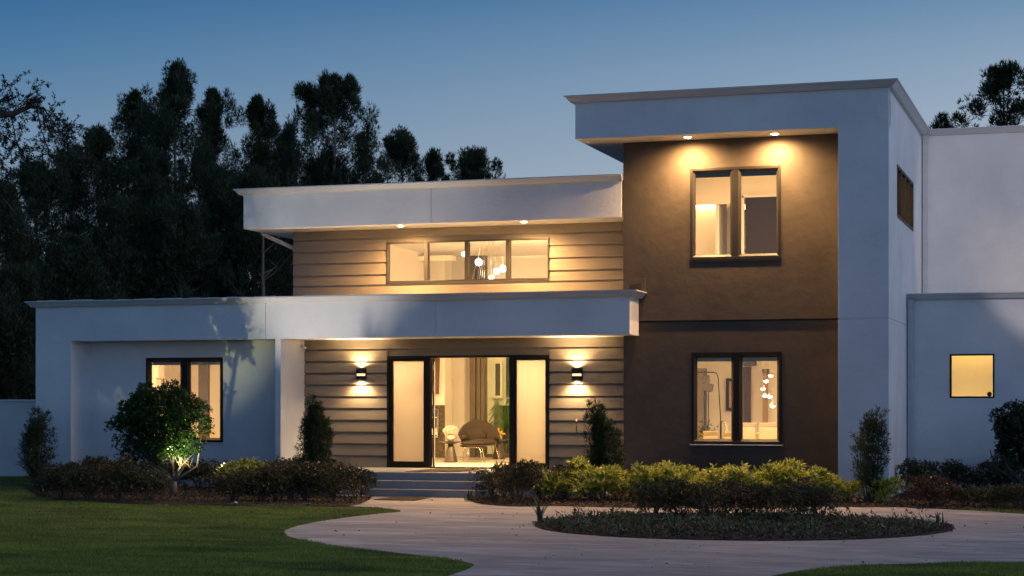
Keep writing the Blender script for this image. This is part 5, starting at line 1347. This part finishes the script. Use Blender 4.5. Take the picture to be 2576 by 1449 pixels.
limbs = [limb([(-180, 330, .1), (-40, 292, 0), (33, 286, 0), (75, 268, 0), (110, 272, .1)], .11, .03),
 limb([(110, 272, .1), (140, 318, .1), (152, 330, 0), (172, 372, 0), (225, 410, 0)], .018, .004),
 limb([(92, 272, 0), (102, 320, 0), (118, 370, .1), (135, 420, .1)], .014, .003),
 limb([(28, 290, 0), (40, 350, .1), (62, 400, .1), (95, 445, .1)], .014, .003),
 limb([(-60, 300, 0), (0, 336, 0), (32, 355, 0), (60, 380, 0)], .014, .004),
 limb([(30, 285, 0), (60, 250, 0), (90, 232, 0)], .012, .004),
 limb([(-60, 290, 0), (-10, 258, 0), (25, 235, 0), (30, 215, 0)], .014, .004),
 limb([(110, 272, .1), (130, 285, 0), (155, 305, 0), (185, 330, 0)], .012, .003),
 limb([(-80, 400, 0), (0, 410, 0), (30, 440, 0)], .012, .004),
 limb([(-100, 520, .5), (0, 490, .5), (60, 560, .5), (90, 600, .5)], .02, .004)]
for li, pts in enumerate(limbs):
    for i in range(len(pts)-1):
        seg = pts[i+1]-pts[i]; m = max(2, int(np.linalg.norm(seg)/.045))
        if li == 0 and i < 1: m = 5
        if li == 9: m = m//3
        for q in range(m):
            p = pts[i]+seg*rng.rand(); dv = seg/np.linalg.norm(seg)*.5+rng.normal(size=3)*np.array([.6, .4, .7])+(np.array([0, 0, .35]) if li in (0, 5, 6) else np.array([.15, 0, -.15]))
            twig(p, dv, rng.uniform(.16, .34), 1)
cc = np.array([0.2, .3, 7.2])
for k in range(150):
    dv = rand_dir(rng, 1)[0]*np.array([2.3, 2.6, 2.0])*rng.uniform(.35, 1); q = cc+dv
    if rng.rand() < .5: b.tube([(rng.normal()*.1, rng.normal()*.1, 4.2+rng.rand()*1.6), tuple(cc*.6+q*.4-np.array([0, 0, .3])), tuple(q)], [.07, .04, .01], 5, False)
    for m_ in range(34): Ps.append(q+rng.normal(size=3)*.28); Ds.append(rng.normal(size=3))
b.tube([(.1, 0, 2.5), (0, 0, 4.5), (.1, .1, 6.6), (.2, .2, 8.4)], [.22, .17, .10, .03], 9)
P = np.array(Ps); D = np.array(Ds); n = len(P)
V, Q = leaves(P, D, rng.uniform(.05, .10, n), rng.uniform(.018, .03, n), rng)
link_mesh('leaves', np_mesh('leaves', V, Q), L_OAK, ok); b.build('branches', BARK, ok)

# ------------------------------------------------------------------ render settings
scene.view_settings.view_transform = 'Standard'; scene.view_settings.look = 'None'; scene.view_settings.exposure = 0; scene.view_settings.gamma = 1
scene.cycles.max_bounces = 8; scene.cycles.diffuse_bounces = 4; scene.cycles.transparent_max_bounces = 12
scene.cycles.caustics_reflective = False; scene.cycles.caustics_refractive = False
scene.cycles.sample_clamp_indirect = 6
